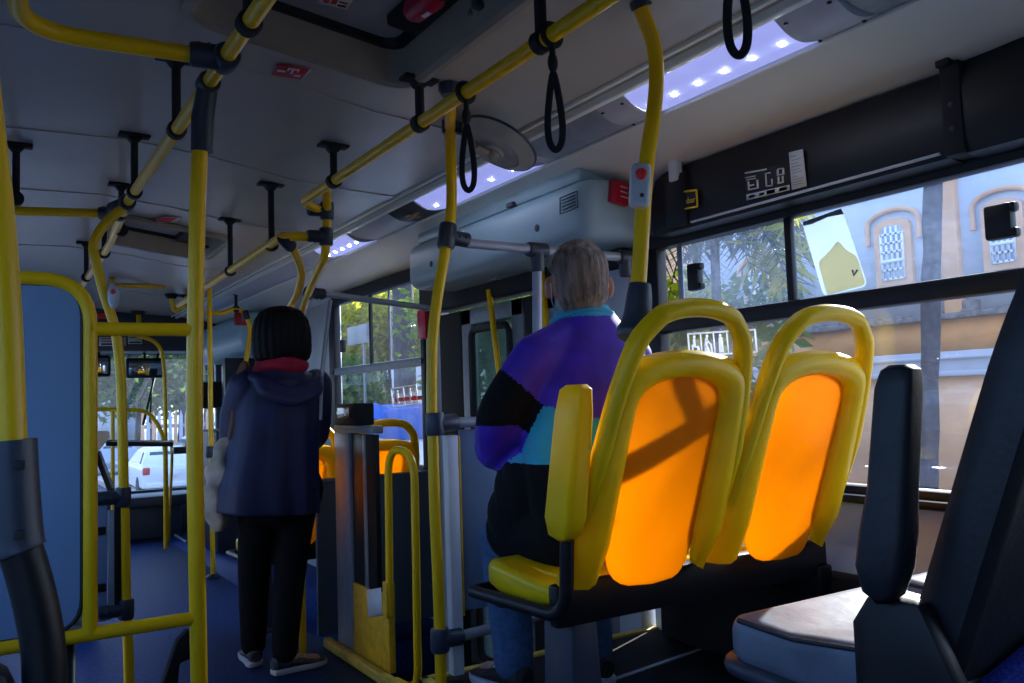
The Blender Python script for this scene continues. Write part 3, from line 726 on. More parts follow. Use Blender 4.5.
# ================================================================== HANDRAILS, POLES, STRAPS
RP, ZR = .0175, 1.96
def hanger(t, x, y, zt=None, zr=ZR):
    zt = zc(x)-.001
    g = G(); g.box((x, y, zt-.005), (.105, .05, .012), .004); g.prism([(x-.028, zt-.010), (x+.028, zt-.010), (x+.013, zt-.030), (x-.013, zt-.030)], 'y', y-.016, y+.016, .003)
    g.tube([(x, y, zt-.01), (x, y, zr+.02)], .0125, 10, up=(1, 0, 0), ry=.016)
    g.tube([(x, y-.016, zr), (x, y-.013, zr), (x, y+.013, zr), (x, y+.016, zr)], [.022, .026, .026, .022], 14)
    obj('hanger', g, BLKM, t)
def clamp(t, p, axis, p2=None, r=.027, ln=.07, m=None, arm=.075):
    g = G(); p = Vector(p); clampbox(g, p, axis, r, ln)
    if p2 is not None:
        d = (Vector(p2)-p).normalized(); q = p+d*arm; g.tube([p, q-d*.006, q], [r*.92, r*.92, r*.8], 14)
        s_ = Vector(axis).normalized().cross(d)
        for k in (.45, .75): g.ell(p+d*arm*k+s_*r*.9, (.005, .005, .005), u=8, v=6)
    return obj('clamp', g, m or GRIP, t)

# right ceiling rail
t = thing('ceiling_handrail', 'right yellow ceiling handrail carrying the hanging straps', 'handrail', (1.037, 1.5, ZR))
pr = at(296.4, 201.6, Z=ZR); pend = at(322, 211, Y=3.2)
g = G(); g.tube(fillet([(1.037, -.8, ZR), (1.037, pr.y, ZR), (pend.x, 3.2, pend.z)], .07, 6), RP, 14); obj('tube', g, YEL, t)
for y in (.6, 1.50, 2.11, 2.80): hanger(t, 1.037, y)
# left ceiling rail
t = thing('ceiling_handrail', 'left yellow ceiling handrail leading toward the front', 'handrail', (.456, 2, ZR))
g = G(); g.tube([(.452, -.8, ZR), (.456, 1.5, ZR), (.456, 3.4, ZR), (.50, 4.3, ZR), (.52, 6.3, ZR)], RP, 14); obj('tube', g, YEL, t)
for y in (.7, 1.70, 2.46, 3.23): hanger(t, .456, y)
for y in (3.95, 4.55, 5.4): hanger(t, .505, y)
clamp(t, (.456, 1.90, ZR), (0, 1, 0), (.3, 1.92, ZR), .030, .06); clamp(t, (.456, 3.43, ZR), (0, 1, 0), (.40, 3.5, ZR-.02), .030, .09)
# curved branch at the upper left
p0 = at(8, 0, Z=ZR+.0); p1 = at(28, 44, Z=ZR); p2 = at(192, 50, Z=ZR)
t = thing('ceiling_handrail', 'yellow side rail curving off at the top left corner', 'handrail', p1)
g = G(); g.tube(fillet([(p0.x-.02, p0.y-1.2, ZR), (p0.x+.02, 1.935, ZR), (.40, 1.91, ZR)], .13, 8), RP*1.05, 14); obj('tube', g, YEL, t)
# rail at left behind the big pole
p0 = at(12, 213, Z=ZR); p1 = at(112, 213, Z=ZR)
t = thing('ceiling_handrail', 'short yellow cross rail at left behind the second pole', 'handrail', p1)
g = G(); g.tube(fillet([(p0.x-.04, p0.y-.6, ZR), (p0.x-.03, 3.72, ZR), (.456, 3.62, ZR)], .08, 6), RP, 14); obj('tube', g, YEL, t)
hanger(t, .10, 3.5); clamp(t, (.456, 3.62, ZR), (0, 1, 0), (.3, 3.65, ZR), .028, .05)
p0 = at(50, 275, Z=ZR-.12); p1 = at(75, 275, Z=ZR-.12)
# forward rail, right
ra = at(283, 236.5, Z=1.84); t = thing('ceiling_handrail', 'lower yellow handrail running forward past the woman\'s head', 'handrail', (1.01, 4, 1.84))
pj = at(322, 236, Y=3.2)
g = G(); g.tube(fillet([(pj.x, 3.2, pj.z-.005), (.985, 3.23, 1.84), (1.015, 4.5, 1.84), (1.04, 5.6, 1.84)], .05, 6), RP, 14); obj('tube', g, YEL, t)
hanger(t, 1.0, 3.43, ZC, 1.84); hanger(t, 1.01, 4.15, ZC, 1.84); hanger(t, 1.02, 4.9, ZC, 1.84)

# hanging straps on the right rail
t = thing('hanging_strap', 'black loop strap nearest the tall yellow pole on the right rail', 'hanging strap', (1.037, 1.845, ZR), 'black strap handles on the right rail')
x, y, z = 1.037, 1.845, ZR
g = G(); ring = [(x+.021*math.cos(a), y, z+.021*math.sin(a)) for a in [2*math.pi*k/18 for k in range(18)]]
g.tube(ring, .004, 8, 0, True, True, (0, 1, 0), .010); obj('rail_loop', g, BLKM, t)
g = G(); g.ell((x, y, z-.062), (.012, .010, .023), u=14, v=10); g.tube([(x, y, z-.022), (x, y, z-.05)], .007, 8); obj('knot', g, BLKM, t)
g = G(); P = cr([(x, y, z-.08), (x-.006, y+.005, z-.12), (x-.012, y+.010, z-.19), (x-.010, y+.008, z-.235), (x, y, z-.252), (x+.010, y-.008, z-.235), (x+.012, y-.010, z-.19), (x+.006, y-.005, z-.12), (x, y, z-.08)], 6)
g.tube(P[:-1], .0035, 8, 0, True, True, (.6, .8, 0), .0075); obj('strap_loop', g, BLKM, t)
copy_tree(t, (0, -.385, 0), 'black loop strap hanging in the middle of the right rail beside a hanger', 'black strap handles on the right rail')
copy_tree(t, (.0, -.905, .015), 'black loop strap nearest the camera, before the lit strip light', 'black strap handles on the right rail')

# tall pole in front of the partition (centre)
def ppath(pts, **k): return [at(x, y, **k) for x, y in pts]
YP = 2.36
t = thing('grab_pole', 'tall bowed yellow pole between the turnstile barrier and the seated man', 'grab pole', (1.18, YP, 0))
P = ppath([(450, 92), (450.3, 135), (451.5, 205), (446, 247), (437, 300), (432.5, 345), (431.8, 403), (433, 440), (435, 513), (438, 580), (440, 640)], Y=YP)
tp_ = at(450, 84, Z=2.085); P = [Vector((tp_.x, tp_.y, zc(tp_.x)-.005)), at(450.2, 112, Y=2.24)]+P[1:]+[Vector((1.18, YP, .338))]
g = G(); g.tube(cr(P, 5), RP, 14); obj('tube', g, YEL, t)
g = G(); g.lathe([(0, 0), (.034, 0), (.034, -.018), (.026, -.032), (0, -.032)], (P[0].x, P[0].y, zc(P[0].x)), (0, 0, 1), 18); obj('ceiling_cup', g, GRIP, t)
pb = at(450, 125, Y=YP); clamp(t, pb, (0, 0, 1), pb+Vector((1, .3, 0)), .027, .055)
pu = at(447, 236, Y=YP); clamp(t, pu, (P[4]-P[3]), at(530, 252, Y=YP), .028, .08)
pm = at(435, 424, Y=YP); clamp(t, pm, (0, 0, 1), at(474, 420, Y=YP), .029, .07, GRIPL)
pl = at(440, 640, Y=YP); clamp(t, pl, (0, 0, 1), at(497, 630, Y=YP), .029, .07, GRIPL)
# convex mirror on its arm
mc = at(497, 147, Y=2.26)
t = thing('convex_mirror', 'round convex mirror under the ceiling, seen from behind', 'mirror', mc)
ax = Vector((-.18, .50, -.42)).normalized(); 
ax = (_r*.42+_u*.84+_f*.30).normalized()
g = G(); g.lathe([(0, -.026), (.028, -.026), (.032, -.018), (.055, -.015), (.058, -.020), (.082, -.013), (.085, -.017), (.116, .002), (.127, .008), (.127, .016), (.11, .024), (.055, .034), (0, .038)], mc, ax, 40); obj('back_shell', g, mat('mirror_back', (.42, .43, .36), .5, var=.06), t)
g = G(); g.lathe([(.123, .008), (.130, .008), (.132, .015), (.125, .018)], mc, ax, 40); obj('rim', g, GRIP, t)
q = mc-ax*.03; g = G(); g.tube([pb+Vector((.05, .02, 0)), q+Vector((-.05, 0, .01)), q], .012, 10); g.ell(q, (.022, .022, .022), u=12, v=8); g.box(q+Vector((0, 0, .02)), (.035, .012, .03), .004); obj('mount_arm', g, mat('mirror_mount', (.33, .31, .25), .5), t)

# aluminium bar from the pole to the door pillar, with its post
t = thing('tube_barrier', 'grey tube frame of the screen before the seated man', 'screen frame', (1.6, 2.38, 1.66))
a = at(466, 243, Y=YP); b = at(625, 257.5, Y=YP+.02)
g = G(); g.tube([a, b, b+Vector((.1, 0, -.002))], .0165, 12); obj('top_bar', g, GPIPE, t)
c = at(537, 250, Y=YP+.01); p2 = at(534.7, 330, Y=YP+.01); g = G(); g.tube([c, (p2.x, p2.y, 1.12)], .0165, 12); obj('post', g, GPIPE, t)
clamp(t, c, (b-a), c+Vector((0, 0, -1)), .026, .075, GRIP, .075); clamp(t, b, (b-a), b+Vector((0, 0, -1)), .026, .06, GRIP, .07)
g = G(); a = at(474, 419.5, Y=YP); g.tube([at(445, 423, Y=YP), (2.06, YP, 1.105)], .0165, 12); obj('middle_bar', g, GPIPE, t)
g = G(); g.tube([at(452, 638.5, Y=YP), (2.06, YP, .505)], .0165, 12); obj('bottom_bar', g, GPIPE, t)
t = thing('modesty_screen', 'slate blue modesty panel in front of the seated man', 'partition', (1.65, 2.38, .53))
g = G(); xl = at(459, 430, Y=2.385).x; g.bb(xl, 2.06, 2.38, 2.395, .53, 1.09, .004); obj('panel', g, mat('screen_laminate', (.14, .21, .32), .5, var=.05), t)
g = G(); x0 = at(446, 500, Y=2.385).x; x1 = at(457, 500, Y=2.385).x; g.bb(x0, x1, 2.365, 2.40, .345, 1.075, .004); obj('aluminium_post', g, WHITE, t)
g = G(); g.bb(x1, x1+.007, 2.365, 2.40, .52, 1.072, .001); obj('yellow_edge', g, YELD, t)
a = at(592, 628, Y=2.375); 
g = G(); g.bb(at(586, 630, Y=2.37).x, at(609, 630, Y=2.37).x, 2.352, 2.378, .37, .50, .004); g.bb(at(610, 630, Y=2.37).x, at(618, 630, Y=2.37).x, 2.355, 2.378, .37, .505, .003)
tag(obj('junction_box', g, LGREY), 'pale grey box low on the screen behind the man\'s feet', 'box')

# pole with the stop button above the yellow seats
YB = 1.44
t = thing('grab_pole', 'bowed yellow pole with red stop button rising from the yellow seat', 'grab pole', at(637, 330, Y=YB))
P = ppath([(636, -8), (644, 17), (653, 42), (656.6, 75), (653.5, 115), (648, 152), (643.5, 202), (639.5, 270), (635, 330)], Y=YB)
g = G(); g.tube(cr(P, 5), .0178, 14); obj('tube', g, YEL, t)
g = G(); q0 = at(641, 4, Y=YB); d = (P[0]-P[1]).normalized(); clampbox(g, q0+d*.035, d, .026, .09); obj('clamp', g, GRIP, t)
g = G(); g.tube([q0+d*.06, (1.16, 1.42, 2.05), (1.037, 1.36, ZR)], .0178, 12); obj('branch_tube', g, YEL, t)
g = G(); q = [at(x, y, Y=YB) for x, y in ((640, 284), (638.5, 305), (635.5, 325), (631, 340))]
g.tube(cr(q, 4), [.024, .026, .028, .029, .030, .030, .031, .032, .033, .036, .038, .037, .030], 16); obj('socket', g, GRIPL, t)
t = thing('stop_button', 'grey stop button box with red button on the bowed pole', 'stop button', at(640, 186, Y=YB-.02))
c = at(640, 186, Y=YB-.022); g = G()
R_ = Matrix.Rotation(-.55, 3, 'Z') @ Matrix.Rotation(.10, 3, 'Y')
g.box(c, (.044, .040, .098), .012, R_, seg=3); obj('housing', g, LGREY, t)
n = R_ @ Vector((0, -1, 0)); g = G(); g.lathe([(0, 0), (.013, 0), (.012, .006), (.007, .009), (0, .0095)], c+n*.02+Vector((0, 0, .022)), n, 20); obj('button', g, REDL, t)
g = G(); g.lathe([(0, 0), (.005, 0), (.004, .002), (0, .002)], c+n*.02+Vector((0, 0, -.025)), n, 12); obj('lamp_dot', g, INK, t)

# left partition frame with its tall pole
YQ = 2.10
t = thing('partition_frame', 'yellow tube frame with tall pole and pale blue panel at left', 'partition frame', (.438, YQ, 0))
xp = .438
g = G(); g.tube(cr([(xp-.004, YQ, .0), (xp-.008, YQ, .6), (xp-.013, YQ, 1.15), (xp-.004, YQ, 1.6), (xp+.006, YQ, 1.86)], 5), .0192, 16); obj('pole', g, YEL, t)
g = G(); g.tube([(xp+.009, YQ, 1.80), (xp+.010, YQ-.005, 1.88), (.456, YQ-.03, ZR)], [.026, .027, .024], 16); clampbox(g, (.456, YQ-.03, ZR), (0, 1, 0), .027, .05); obj('socket', g, GRIP, t)
zt = at(52, 279, Y=YQ).z; zb = at(90, 634, Y=YQ).z; xq = at(90, 480, Y=YQ).x
g = G(); g.tube(fillet([(XL, YQ, zt), (xq, YQ, zt), (xq, YQ, zb)], .10, 8), .0155, 14); obj('loop_tube', g, YEL, t)
za = at(92, 329, Y=YQ).z; zc_ = at(189, 329, Y=YQ).z
g = G(); g.tube([(xq, YQ, za), (xp, YQ, (za+zc_)/2)], .0155, 14); obj('upper_bar', g, YEL, t)
g = G(); g.tube([(XL, YQ, zb), (xp, YQ, at(195, 618, Y=YQ).z)], .0155, 14); obj('lower_bar', g, YEL, t)
g = G(); rr_ = fillet([Vector((XL, YQ, zb+.012)), Vector((xq-.016, YQ, zb+.012)), Vector((xq-.016, YQ, zt-.012)), Vector((XL, YQ, zt-.012))], .07, 6, True)
g.prism([(p.x, p.z) for p in rr_], 'y', YQ-.004, YQ+.004); obj('panel', g, BLUEP, t)
g = G(); g.tube(rr_, .006, 8, 0, True, True); obj('panel_gasket', g, RUB, t)
g = G(); g.tube([(.165, YQ+.02, 0), (.165, YQ+.02, zb-.01)], .013, 10); obj('foot_post', g, BLK, t)

# slanted bracket at the foot of the tall left pole
q = ppath([(176, 640), (186, 629), (196, 629), (196, 655), (179, 662), (177, 684)], Y=2.75); q2 = [(p.x, p.z) for p in q]; g = G()
g.prism(q2+[(q2[-1][0]-.005, .0), (q2[-1][0]-.085, .0), (at(161, 684, Y=2.75).x, at(161, 684, Y=2.75).z)], 'y', 2.73, 2.77, .006)
tag(obj('floor_bracket', g, BLKM), 'black slanted bracket low behind the tall left pole', 'bracket')
# second pole at left (bowed) with its low partition
YL = 3.42
t = thing('grab_pole', 'bowed yellow pole with pale button box seen through the left frame', 'grab pole', (.45, YL, 0))
P = ppath([(125, 207), (112, 217), (99, 232), (93.5, 247), (97, 266), (104, 293), (114, 325), (119, 355), (121.5, 393), (123.5, 478), (125, 540), (126, 600), (129.2, 683)], Y=YL); P.append(Vector((.452, YL, .0)))
g = G(); g.tube(cr(P, 5), .0178, 14); obj('tube', g, YEL, t)
for py in (497, 609):
    c = at(123 if py < 550 else 126, py, Y=YL); clamp(t, c, (0, 0, 1), c+Vector((-1, .0, 0)), .028, .07, GRIP, .09)
t2 = thing('stop_button', 'pale oval button box on the bowed pole at left', 'stop button', at(113, 296, Y=YL-.02)); c = at(113.5, 296, Y=YL-.025)
g = G(); g.ell(c, (.021, .026, .046), u=18, v=12); obj('housing', g, LGREY, t2); g = G(); g.ell(c+Vector((-.004, -.022, .012)), (.010, .006, .010), u=12, v=8); obj('button', g, REDL, t2)
t = thing('partition_screen', 'dark framed low panel beside the bowed left pole', 'partition', (.36, YL, .5))
x0, x1 = at(97, 550, Y=YL).x, at(107, 550, Y=YL).x; g = G(); g.bb(XL, x1, YL-.008, YL+.008, .44, .88, .004); obj('panel', g, BLUEP, t)
g = G(); xa_, xb_ = at(108, 550, Y=YL).x, at(114, 550, Y=YL).x; g.bb(xa_, xb_, YL-.012, YL+.012, .46, .83, .003); obj('aluminium_strip', g, ALU, t)
g = G(); g.bb(xb_, xb_+.022, YL-.012, YL+.012, .46, .86, .003); obj('black_strip', g, BLK, t)
g = G(); g.tube([(XL, YL, .885), (.40, YL, .88)], .014, 10); g.tube([(XL, YL, .44), (.40, YL, .455)], .014, 10); obj('bar', g, GPIPE, t)
for z in (.56, .76): g = G(); g.bb(x0-.01, x1-.005, YL-.02, YL-.008, z-.014, z+.014, .003); obj('fixing', g, BLK, t)

# poles and rail ends beside the woman
t = thing('grab_pole', 'bent yellow pole joining the ceiling rail above the woman, right of the two', 'grab pole', (1.38, 3.95, 0))
P = [at(326.5, 186, Y=3.12), at(327, 215, Y=3.2), at(326, 240, Y=3.2), at(324, 258, Y=3.24), at(315, 278, Y=3.5), at(306, 300, Y=3.85), at(301, 318, Y=4.05), at(298, 345, Y=4.10)]; P.append(Vector((P[-1].x, P[-1].y, 1.0))); P.append(Vector((P[-1].x, P[-1].y, .0)))
g = G(); g.tube(cr(P, 5), RP, 14); obj('tube', g, YEL, t)
clamp(t, at(327, 211, Y=3.2), (0, 0, 1), at(311, 210, Y=3.2), .027, .07); clamp(t, at(326, 237, Y=3.2), (0, 0, 1), at(311, 236, Y=3.2), .027, .07)
pc = at(309, 293, Y=3.78); clamp(t, pc, P[5]-P[4], pc+Vector((1, 0, -.02)), .028, .07)
t = thing('grab_pole', 'bent yellow pole above the woman\'s head, left of the two', 'grab pole', (1.30, 4.1, 0))
P = [at(283, 237.5, Y=3.24), at(292, 248, Y=3.3), at(299, 262, Y=3.45), at(301.5, 275, Y=3.6), at(297, 294, Y=3.85), at(290, 308, Y=4.05), at(284, 330, Y=4.15)]; P.append(Vector((P[-1].x, P[-1].y, 1.0))); P.append(Vector((P[-1].x, P[-1].y, .0)))
g = G(); g.tube(cr(P, 5), RP, 14); obj('tube', g, YEL, t); clamp(t, at(287, 242, Y=3.26), P[1]-P[0], None, .027, .075)
t = thing('grey_bar', 'grey horizontal bar across the far side window', 'grab bar', pc)
e = at(431, 308.3, Y=3.8); g = G(); g.tube([pc+Vector((.05, 0, 0)), e], .0145, 12); obj('tube', g, GPIPE, t)
g = G(); g.tube([at(330.5, 300, Y=3.8), at(321.5, 376, Y=3.82), at(320, 420, Y=3.82)], .010, 10); obj('drop_tube', g, GPIPE, t)
g = G(); g.tube([e, e+Vector((.03, 0, 0))], .018, 12); obj('end_cap', g, GRIP, t)

# front poles
t = thing('grab_pole', 'thin yellow pole standing in the aisle left of the woman', 'grab pole', (1.39, 6.3, 0))
g = G(); g.tube([(1.385, 6.3, zc(1.385)-.002), (1.385, 6.3, 1.2), (1.39, 6.3, 0)], RP, 12); obj('tube', g, YEL, t); c = at(210, 452, Y=6.3); clamp(t, c, (0, 0, 1), c+Vector((1, .1, .12)), .03, .08)
g = G(); g.lathe([(0, 0), (.05, 0), (.05, .01), (.025, .03), (0, .03)], (1.39, 6.3, 0), (0, 0, 1), 16); obj('flange', g, GRIP, t)
YG = 8.3
t = thing('grab_pole', 'arched yellow pole close to the windscreen', 'grab pole', (1.44, YG, 0))
P = ppath([(128, 333), (146, 338), (157, 344), (163, 358), (165, 393), (166, 460), (167, 520)], Y=YG); P.append(Vector((P[-1].x, YG, 0)))
g = G(); g.tube(cr(P, 5), RP, 12); obj('tube', g, YEL, t)
t = thing('grab_pole', 'short thin yellow pole right of the arched windscreen pole', 'grab pole', (1.5, YG, 0))
P = ppath([(171, 440), (172, 458), (170.5, 490), (169, 520)], Y=YG+.05); P.append(Vector((P[-1].x, YG+.05, 0))); g = G(); g.tube(cr(P, 4), .014, 12); obj('tube', g, YELD, t)
t = thing('driver_guard_rail', 'curved yellow guard rail by the driver area', 'guard rail', (1, 7.9, 0))
P = ppath([(90, 409), (120, 409.5), (143, 411), (154, 419), (162, 434), (165, 452)], Y=7.9); g = G(); g.tube(cr(P, 5), RP, 12); obj('tube', g, YEL, t)
P0 = at(112.7, 420, Y=7.9); g = G(); g.tube([(P0.x, 7.9, P0.z+.08), (P0.x, 7.9, 0)], .016, 12); obj('post', g, YEL, t)
P1 = P[-1]; g = G(); g.tube([P1, (P1.x, P1.y, .0)], .016, 12); obj('post', g, YEL, t)
YT = 5.2
t = thing('fare_turnstile', 'dark tubular turnstile bar with cream box ahead in the aisle', 'turnstile', (.55, YT, 0))
g = G(); a, b = at(106, 443, Y=YT), at(173, 443.5, Y=YT); g.tube([a, b], .017, 12); obj('arm', g, BLK, t)
g = G(); g.tube([a+Vector((0, -.012, .012)), b+Vector((0, -.012, .012))], .006, 8); obj('bright_strip', g, ALU, t)
g = G(); a, b = at(97, 452, Y=YT), at(112, 492, Y=YT); g.tube([a, b], .02, 12); obj('strut', g, BLK, t)
g = G(); a2, b2 = at(99.5, 452, Y=YT-.02), at(113, 488, Y=YT-.02); g.tube([a2, b2], .006, 8); obj('bright_strip', g, ALU, t)
g = G(); q = ppath([(90, 431), (108, 431), (109, 437), (97, 452), (90, 456)], Y=YT); g.prism([(p.x, p.z) for p in q], 'y', YT-.05, YT+.05, .006); obj('cream_box', g, mat('cream_box', (.5, .46, .36), .5), t)
x_ = at(101, 480, Y=YT).x; g = G(); g.bb(x_-.18, x_-.02, YT-.06, YT+.06, 0, at(95, 452, Y=YT).z, .02); obj('pedestal', g, STEEL, t)
t = thing('ticket_reader', 'dark device on an arm before the windscreen', 'device', at(184, 450, Y=6.6)); c = at(184, 450, Y=6.6)
g = G(); g.box(c, (.16, .10, .05), .015); g.box(at(193, 443, Y=6.6), (.10, .08, .09), .02); obj('body', g, BLK, t); g = G(); g.tube([c, (c.x+.08, c.y, .9), (c.x+.08, c.y, 0)], .018, 10); obj('stand', g, BLK, t)

t = thing('ceiling_handrail', 'far yellow cross rail bending down beside the front door', 'handrail', at(236, 309, Y=6.5))
P = [at(206, 313.5, Y=6.5), at(222, 313, Y=6.5), at(236, 309, Y=6.5), at(245.5, 315, Y=6.5), at(250, 330, Y=6.5), at(247.5, 352, Y=6.5), at(245, 375, Y=6.5)]; P.append(Vector((P[-1].x, 6.5, .9)))
g = G(); g.tube(cr(P, 5), RP, 12); obj('tube', g, YEL, t); hanger(t, P[2].x, 6.5, ZC, P[2].z); clamp(t, P[3], P[4]-P[3], None, .027, .07)
g = G(); g.lathe([(0, 0), (.05, 0), (.05, .01), (.025, .03), (0, .03)], (P[-1].x, 6.5, .0), (0, 0, 1), 14); g.tube([(P[-1].x, 6.5, 0), (P[-1].x, 6.5, .92)], RP, 12); obj('lower_tube', g, YELD, t)
t = thing('ceiling_rail_hook', 'small yellow hook shaped rail end hanging from the far ceiling', 'handrail', at(172, 287, Y=6.9))
P = [at(171.5, 289, Y=6.9), at(172, 302, Y=6.9), at(175.5, 311, Y=6.9), at(184, 306, Y=6.9), at(186, 303, Y=6.9)]; P[0].z = zc(P[0].x)-.01; g = G(); g.tube(cr(P, 4), RP, 10); obj('tube', g, YEL, t)
g = G(); g.lathe([(0, 0), (.05, 0), (.05, -.01), (.03, -.035), (0, -.035)], (P[0].x, P[0].y, zc(P[0].x)), (0, 0, 1), 14); obj('flange', g, BLKM, t); hanger(t, P[-1].x, 6.9, ZC, P[-1].z)
t = thing('ceiling_rail_hook', 'short straight yellow stub on the far header', 'handrail', at(138.5, 297, Y=8.2)); a = at(138.5, 297, Y=8.2); b = at(138.8, 330, Y=8.2)
g = G(); g.tube([(a.x, 8.2, zc(a.x)-.005), b], RP*1.2, 10); obj('tube', g, YEL, t); g = G(); g.lathe([(0, 0), (.06, 0), (.06, -.01), (.03, -.03), (0, -.03)], (a.x, 8.2, zc(a.x)), (0, 0, 1), 14); obj('flange', g, BLKM, t)
a = at(112, 285, Z=ZC-.05); b = at(166, 286.5, Z=ZC-.05); g = G(); g.tube([a, (b.x, a.y, b.z)], RP, 10)
for p in (a, Vector((b.x, a.y, b.z))): g.tube([p, (p.x, p.y, zc(p.x)-.002)], RP, 10)
tag(obj('ceiling_cross_rail', g, YELD), 'long thin yellow cross bar at the far end of the ceiling', 'handrail')

# ================================================================== BARRIER BESIDE THE AISLE
XB = 1.485
def bz(px, py): return at(px, py, X=XB)
t = thing('aisle_barrier', 'tall black and aluminium barrier with yellow kick plate beside the woman', 'barrier', (XB, 3.75, 0))
yA, yB_, yC, yD = bz(336, 520).y, bz(351, 520).y, bz(374, 520).y, bz(389, 640).y
zt = bz(355, 432).z
g = G(); g.bb(XB-.002, XB+.05, yB_, yA, .0, zt, .006); obj('post', g, ALU, t)
g = G(); g.bb(XB+.010, XB+.034, yC, yB_, .30, zt-.01, .003); obj('black_panel', g, BLK, t)
g = G(); yy = bz(364, 520).y; g.bb(XB+.006, XB+.038, yy-.02, yy+.02, .30, zt-.01, .003); obj('strip', g, STEEL, t)
g = G(); g.bb(XB-.004, XB+.052, yC-.01, yA, zt-.005, zt+.03, .006); obj('top_rail', g, STEEL, t)
zk = bz(370, 590).z; g = G(); g.bb(XB+.0, XB+.032, yD, yB_-.0, .03, zk, .006); obj('kick_plate', g, YELD, t)
q = [bz(367, 590), bz(381.5, 587.5), bz(382.5, 615), bz(368.5, 617.5)]; g = G(); g.slab([p+Vector((-.001, 0, 0)) for p in q], (-.001, 0, 0)); obj('notice', g, GREYP, t)
for y, z in ((yB_-.06, .25), (yB_-.06, .12), (yD+.05, .25), (yD+.05, .12)): g = G(); g.ell((XB, y, z), (.004, .008, .008), u=8, v=6); obj('rivet', g, YTRIM, t)
t = thing('validator', 'black box on top of the aisle barrier', 'device', bz(346, 430)); a, b = bz(335, 410), bz(358, 432)
g = G(); g.box(((XB+.04), (a.y+b.y)/2, zt+.03+.052), (.09, abs(a.y-b.y), .104), .01); obj('case', g, BLKM, t); g = G(); g.box((XB-.006, (a.y+b.y)/2, zt+.09), (.004, abs(a.y-b.y)*.7, .05), .001); obj('screen', g, CARG, t)
t = thing('loop_handrail', 'yellow inverted U handrail beside the step well', 'handrail', bz(402, 600))
tp = bz(402, 449); l0, r0 = bz(389.5, 600), bz(416, 600)
P = fillet([(XB, l0.y, .28), (XB, bz(388.5, 470).y, tp.z), (XB, bz(414.5, 470).y, tp.z-.01), (XB, r0.y, .03), (XB, l0.y-.05, .02)], .13, 10)
g = G(); g.tube(P, .0165, 14); obj('tube', g, YEL, t)
g = G(); g.bb(XB-.02, XB+.02, l0.y-.014, l0.y+.03, .27, .42, .004); obj('anchor', g, YELD, t)

# ================================================================== SEATS
def lerp_tab(tab, v):
    for (a, fa), (b, fb) in zip(tab, tab[1:]):
        if v <= b: return fa+(fb-fa)*max(0, min(1, (v-a)/(b-a)))
    return tab[-1][1]
WT = [(-.06, .212), (-.03, .222), (.1, .226), (.23, .222), (.38, .206), (.46, .190), (.51, .176), (.545, .148), (.575, .105), (.595, .045), (.60, 0)]
SL = .36
def S(cx, u, v, n=0): return Vector((cx+u, 1.558-SL*v+n*.94, .785+v+n*.34))
def seat_back(cx, t):
    # yellow shell: an inverted U round the orange panel
    N = 22; side = [(-.045+.46*k/N) for k in range(N+1)]
    out = [(-lerp_tab(WT, v)+.006, v) for v in side]
    arch = []
    for k in range(1, 14):
        a = math.pi*(1-k/14); arch.append((.192*math.cos(a), .415+.072*math.sin(a)**.8))
    out = out+arch+[(-u, v) for u, v in out[::-1]]
    inn = []
    for v in side:
        vv = v if v < .34 else .34+(v-.34)*.25
        inn.append((-(.128+.020*max(0, (.06-vv)/.1)), vv+.03*max(0, (.1-vv)/.15)))
    arch = []
    for k in range(1, 14):
        a = math.pi*(1-k/14); arch.append((.128*math.cos(a)*(1), .36+.072*math.sin(a)**.75))
    inn = inn+arch+[(-u, v) for u, v in inn[::-1]]
    g = G(); rings = []
    for (a, b), (c, d) in zip(out, inn):
        m = lambda k: (a*(1-k)+c*k, b*(1-k)+d*k)
        low = max(0, (.06-b)/.1)
        rings.append([S(cx, *m(0), -.004+.045*low), S(cx, *m(.3), -.024+.03*low), S(cx, *m(.6), -.026+.012*low), S(cx, *m(.92), -.012), S(cx, *m(1), .000), S(cx, *m(1), .012), S(cx, *m(.5), .016+.02*low), S(cx, *m(0), .014+.045*low)])
    g.loft(rings); sh = obj('backrest_shell', g, YSH, t, sharp=55)
    # grab hoop
    pts = []
    for k in range(13):
        v = .12+(.555-.12)*k/12; pts.append((-(lerp_tab(WT, v)-.020), v))
    top = []
    for k in range(1, 10):
        a = math.pi*(1-k/10); top.append((.118*math.cos(a), .545+.036*math.sin(a)))
    pts = [p for p in pts if p[1] < .54]+top+[(-u, v) for u, v in pts[::-1] if v < .54]
    P = cr([S(cx, u, v, -.002) for u, v in pts], 2); k = len(P)
    rr = [.021-.012*max(0, 1-min(i, k-1-i)/8) for i in range(k)]
    g = G(); g.tube(P, rr, 14, 0, True, False, (0, .34, -.94), [r_*1.15 for r_ in rr]); obj('grab_hoop', g, YSH, t)
    # orange panel
    cont = []
    for k in range(40):
        a = 2*math.pi*k/40; cu, sv = math.cos(a), math.sin(a); sg = lambda q, e: math.copysign(abs(q)**e, q)
        v0 = .20; u = .136*sg(cu, .42); v = v0+(.238 if sv > 0 else .232)*sg(sv, .62)
        if sv < 0: u *= 1+.06*(-sv)
        cont.append((u, v))
    g = G(); rings = []
    for side_ in (0, 1):
        rs = [0.02, .35, .65, .85, 1.0]
        for q in (rs if side_ == 0 else rs[::-1]):
            r_ = []
            for u, v in cont:
                uu, vv = u*q, .2+(v-.2)*q; b = -.014*(1-q*q)-.030*max(0, (.10-vv)/.13)**2*(1-(uu/.16)**2)
                r_.append(S(cx, uu, vv, b+.003 + (.0035 if side_ else 0)))
            rings.append(r_)
    g.loft(rings); obj('backrest_panel', g, ORG, t, sharp=60)
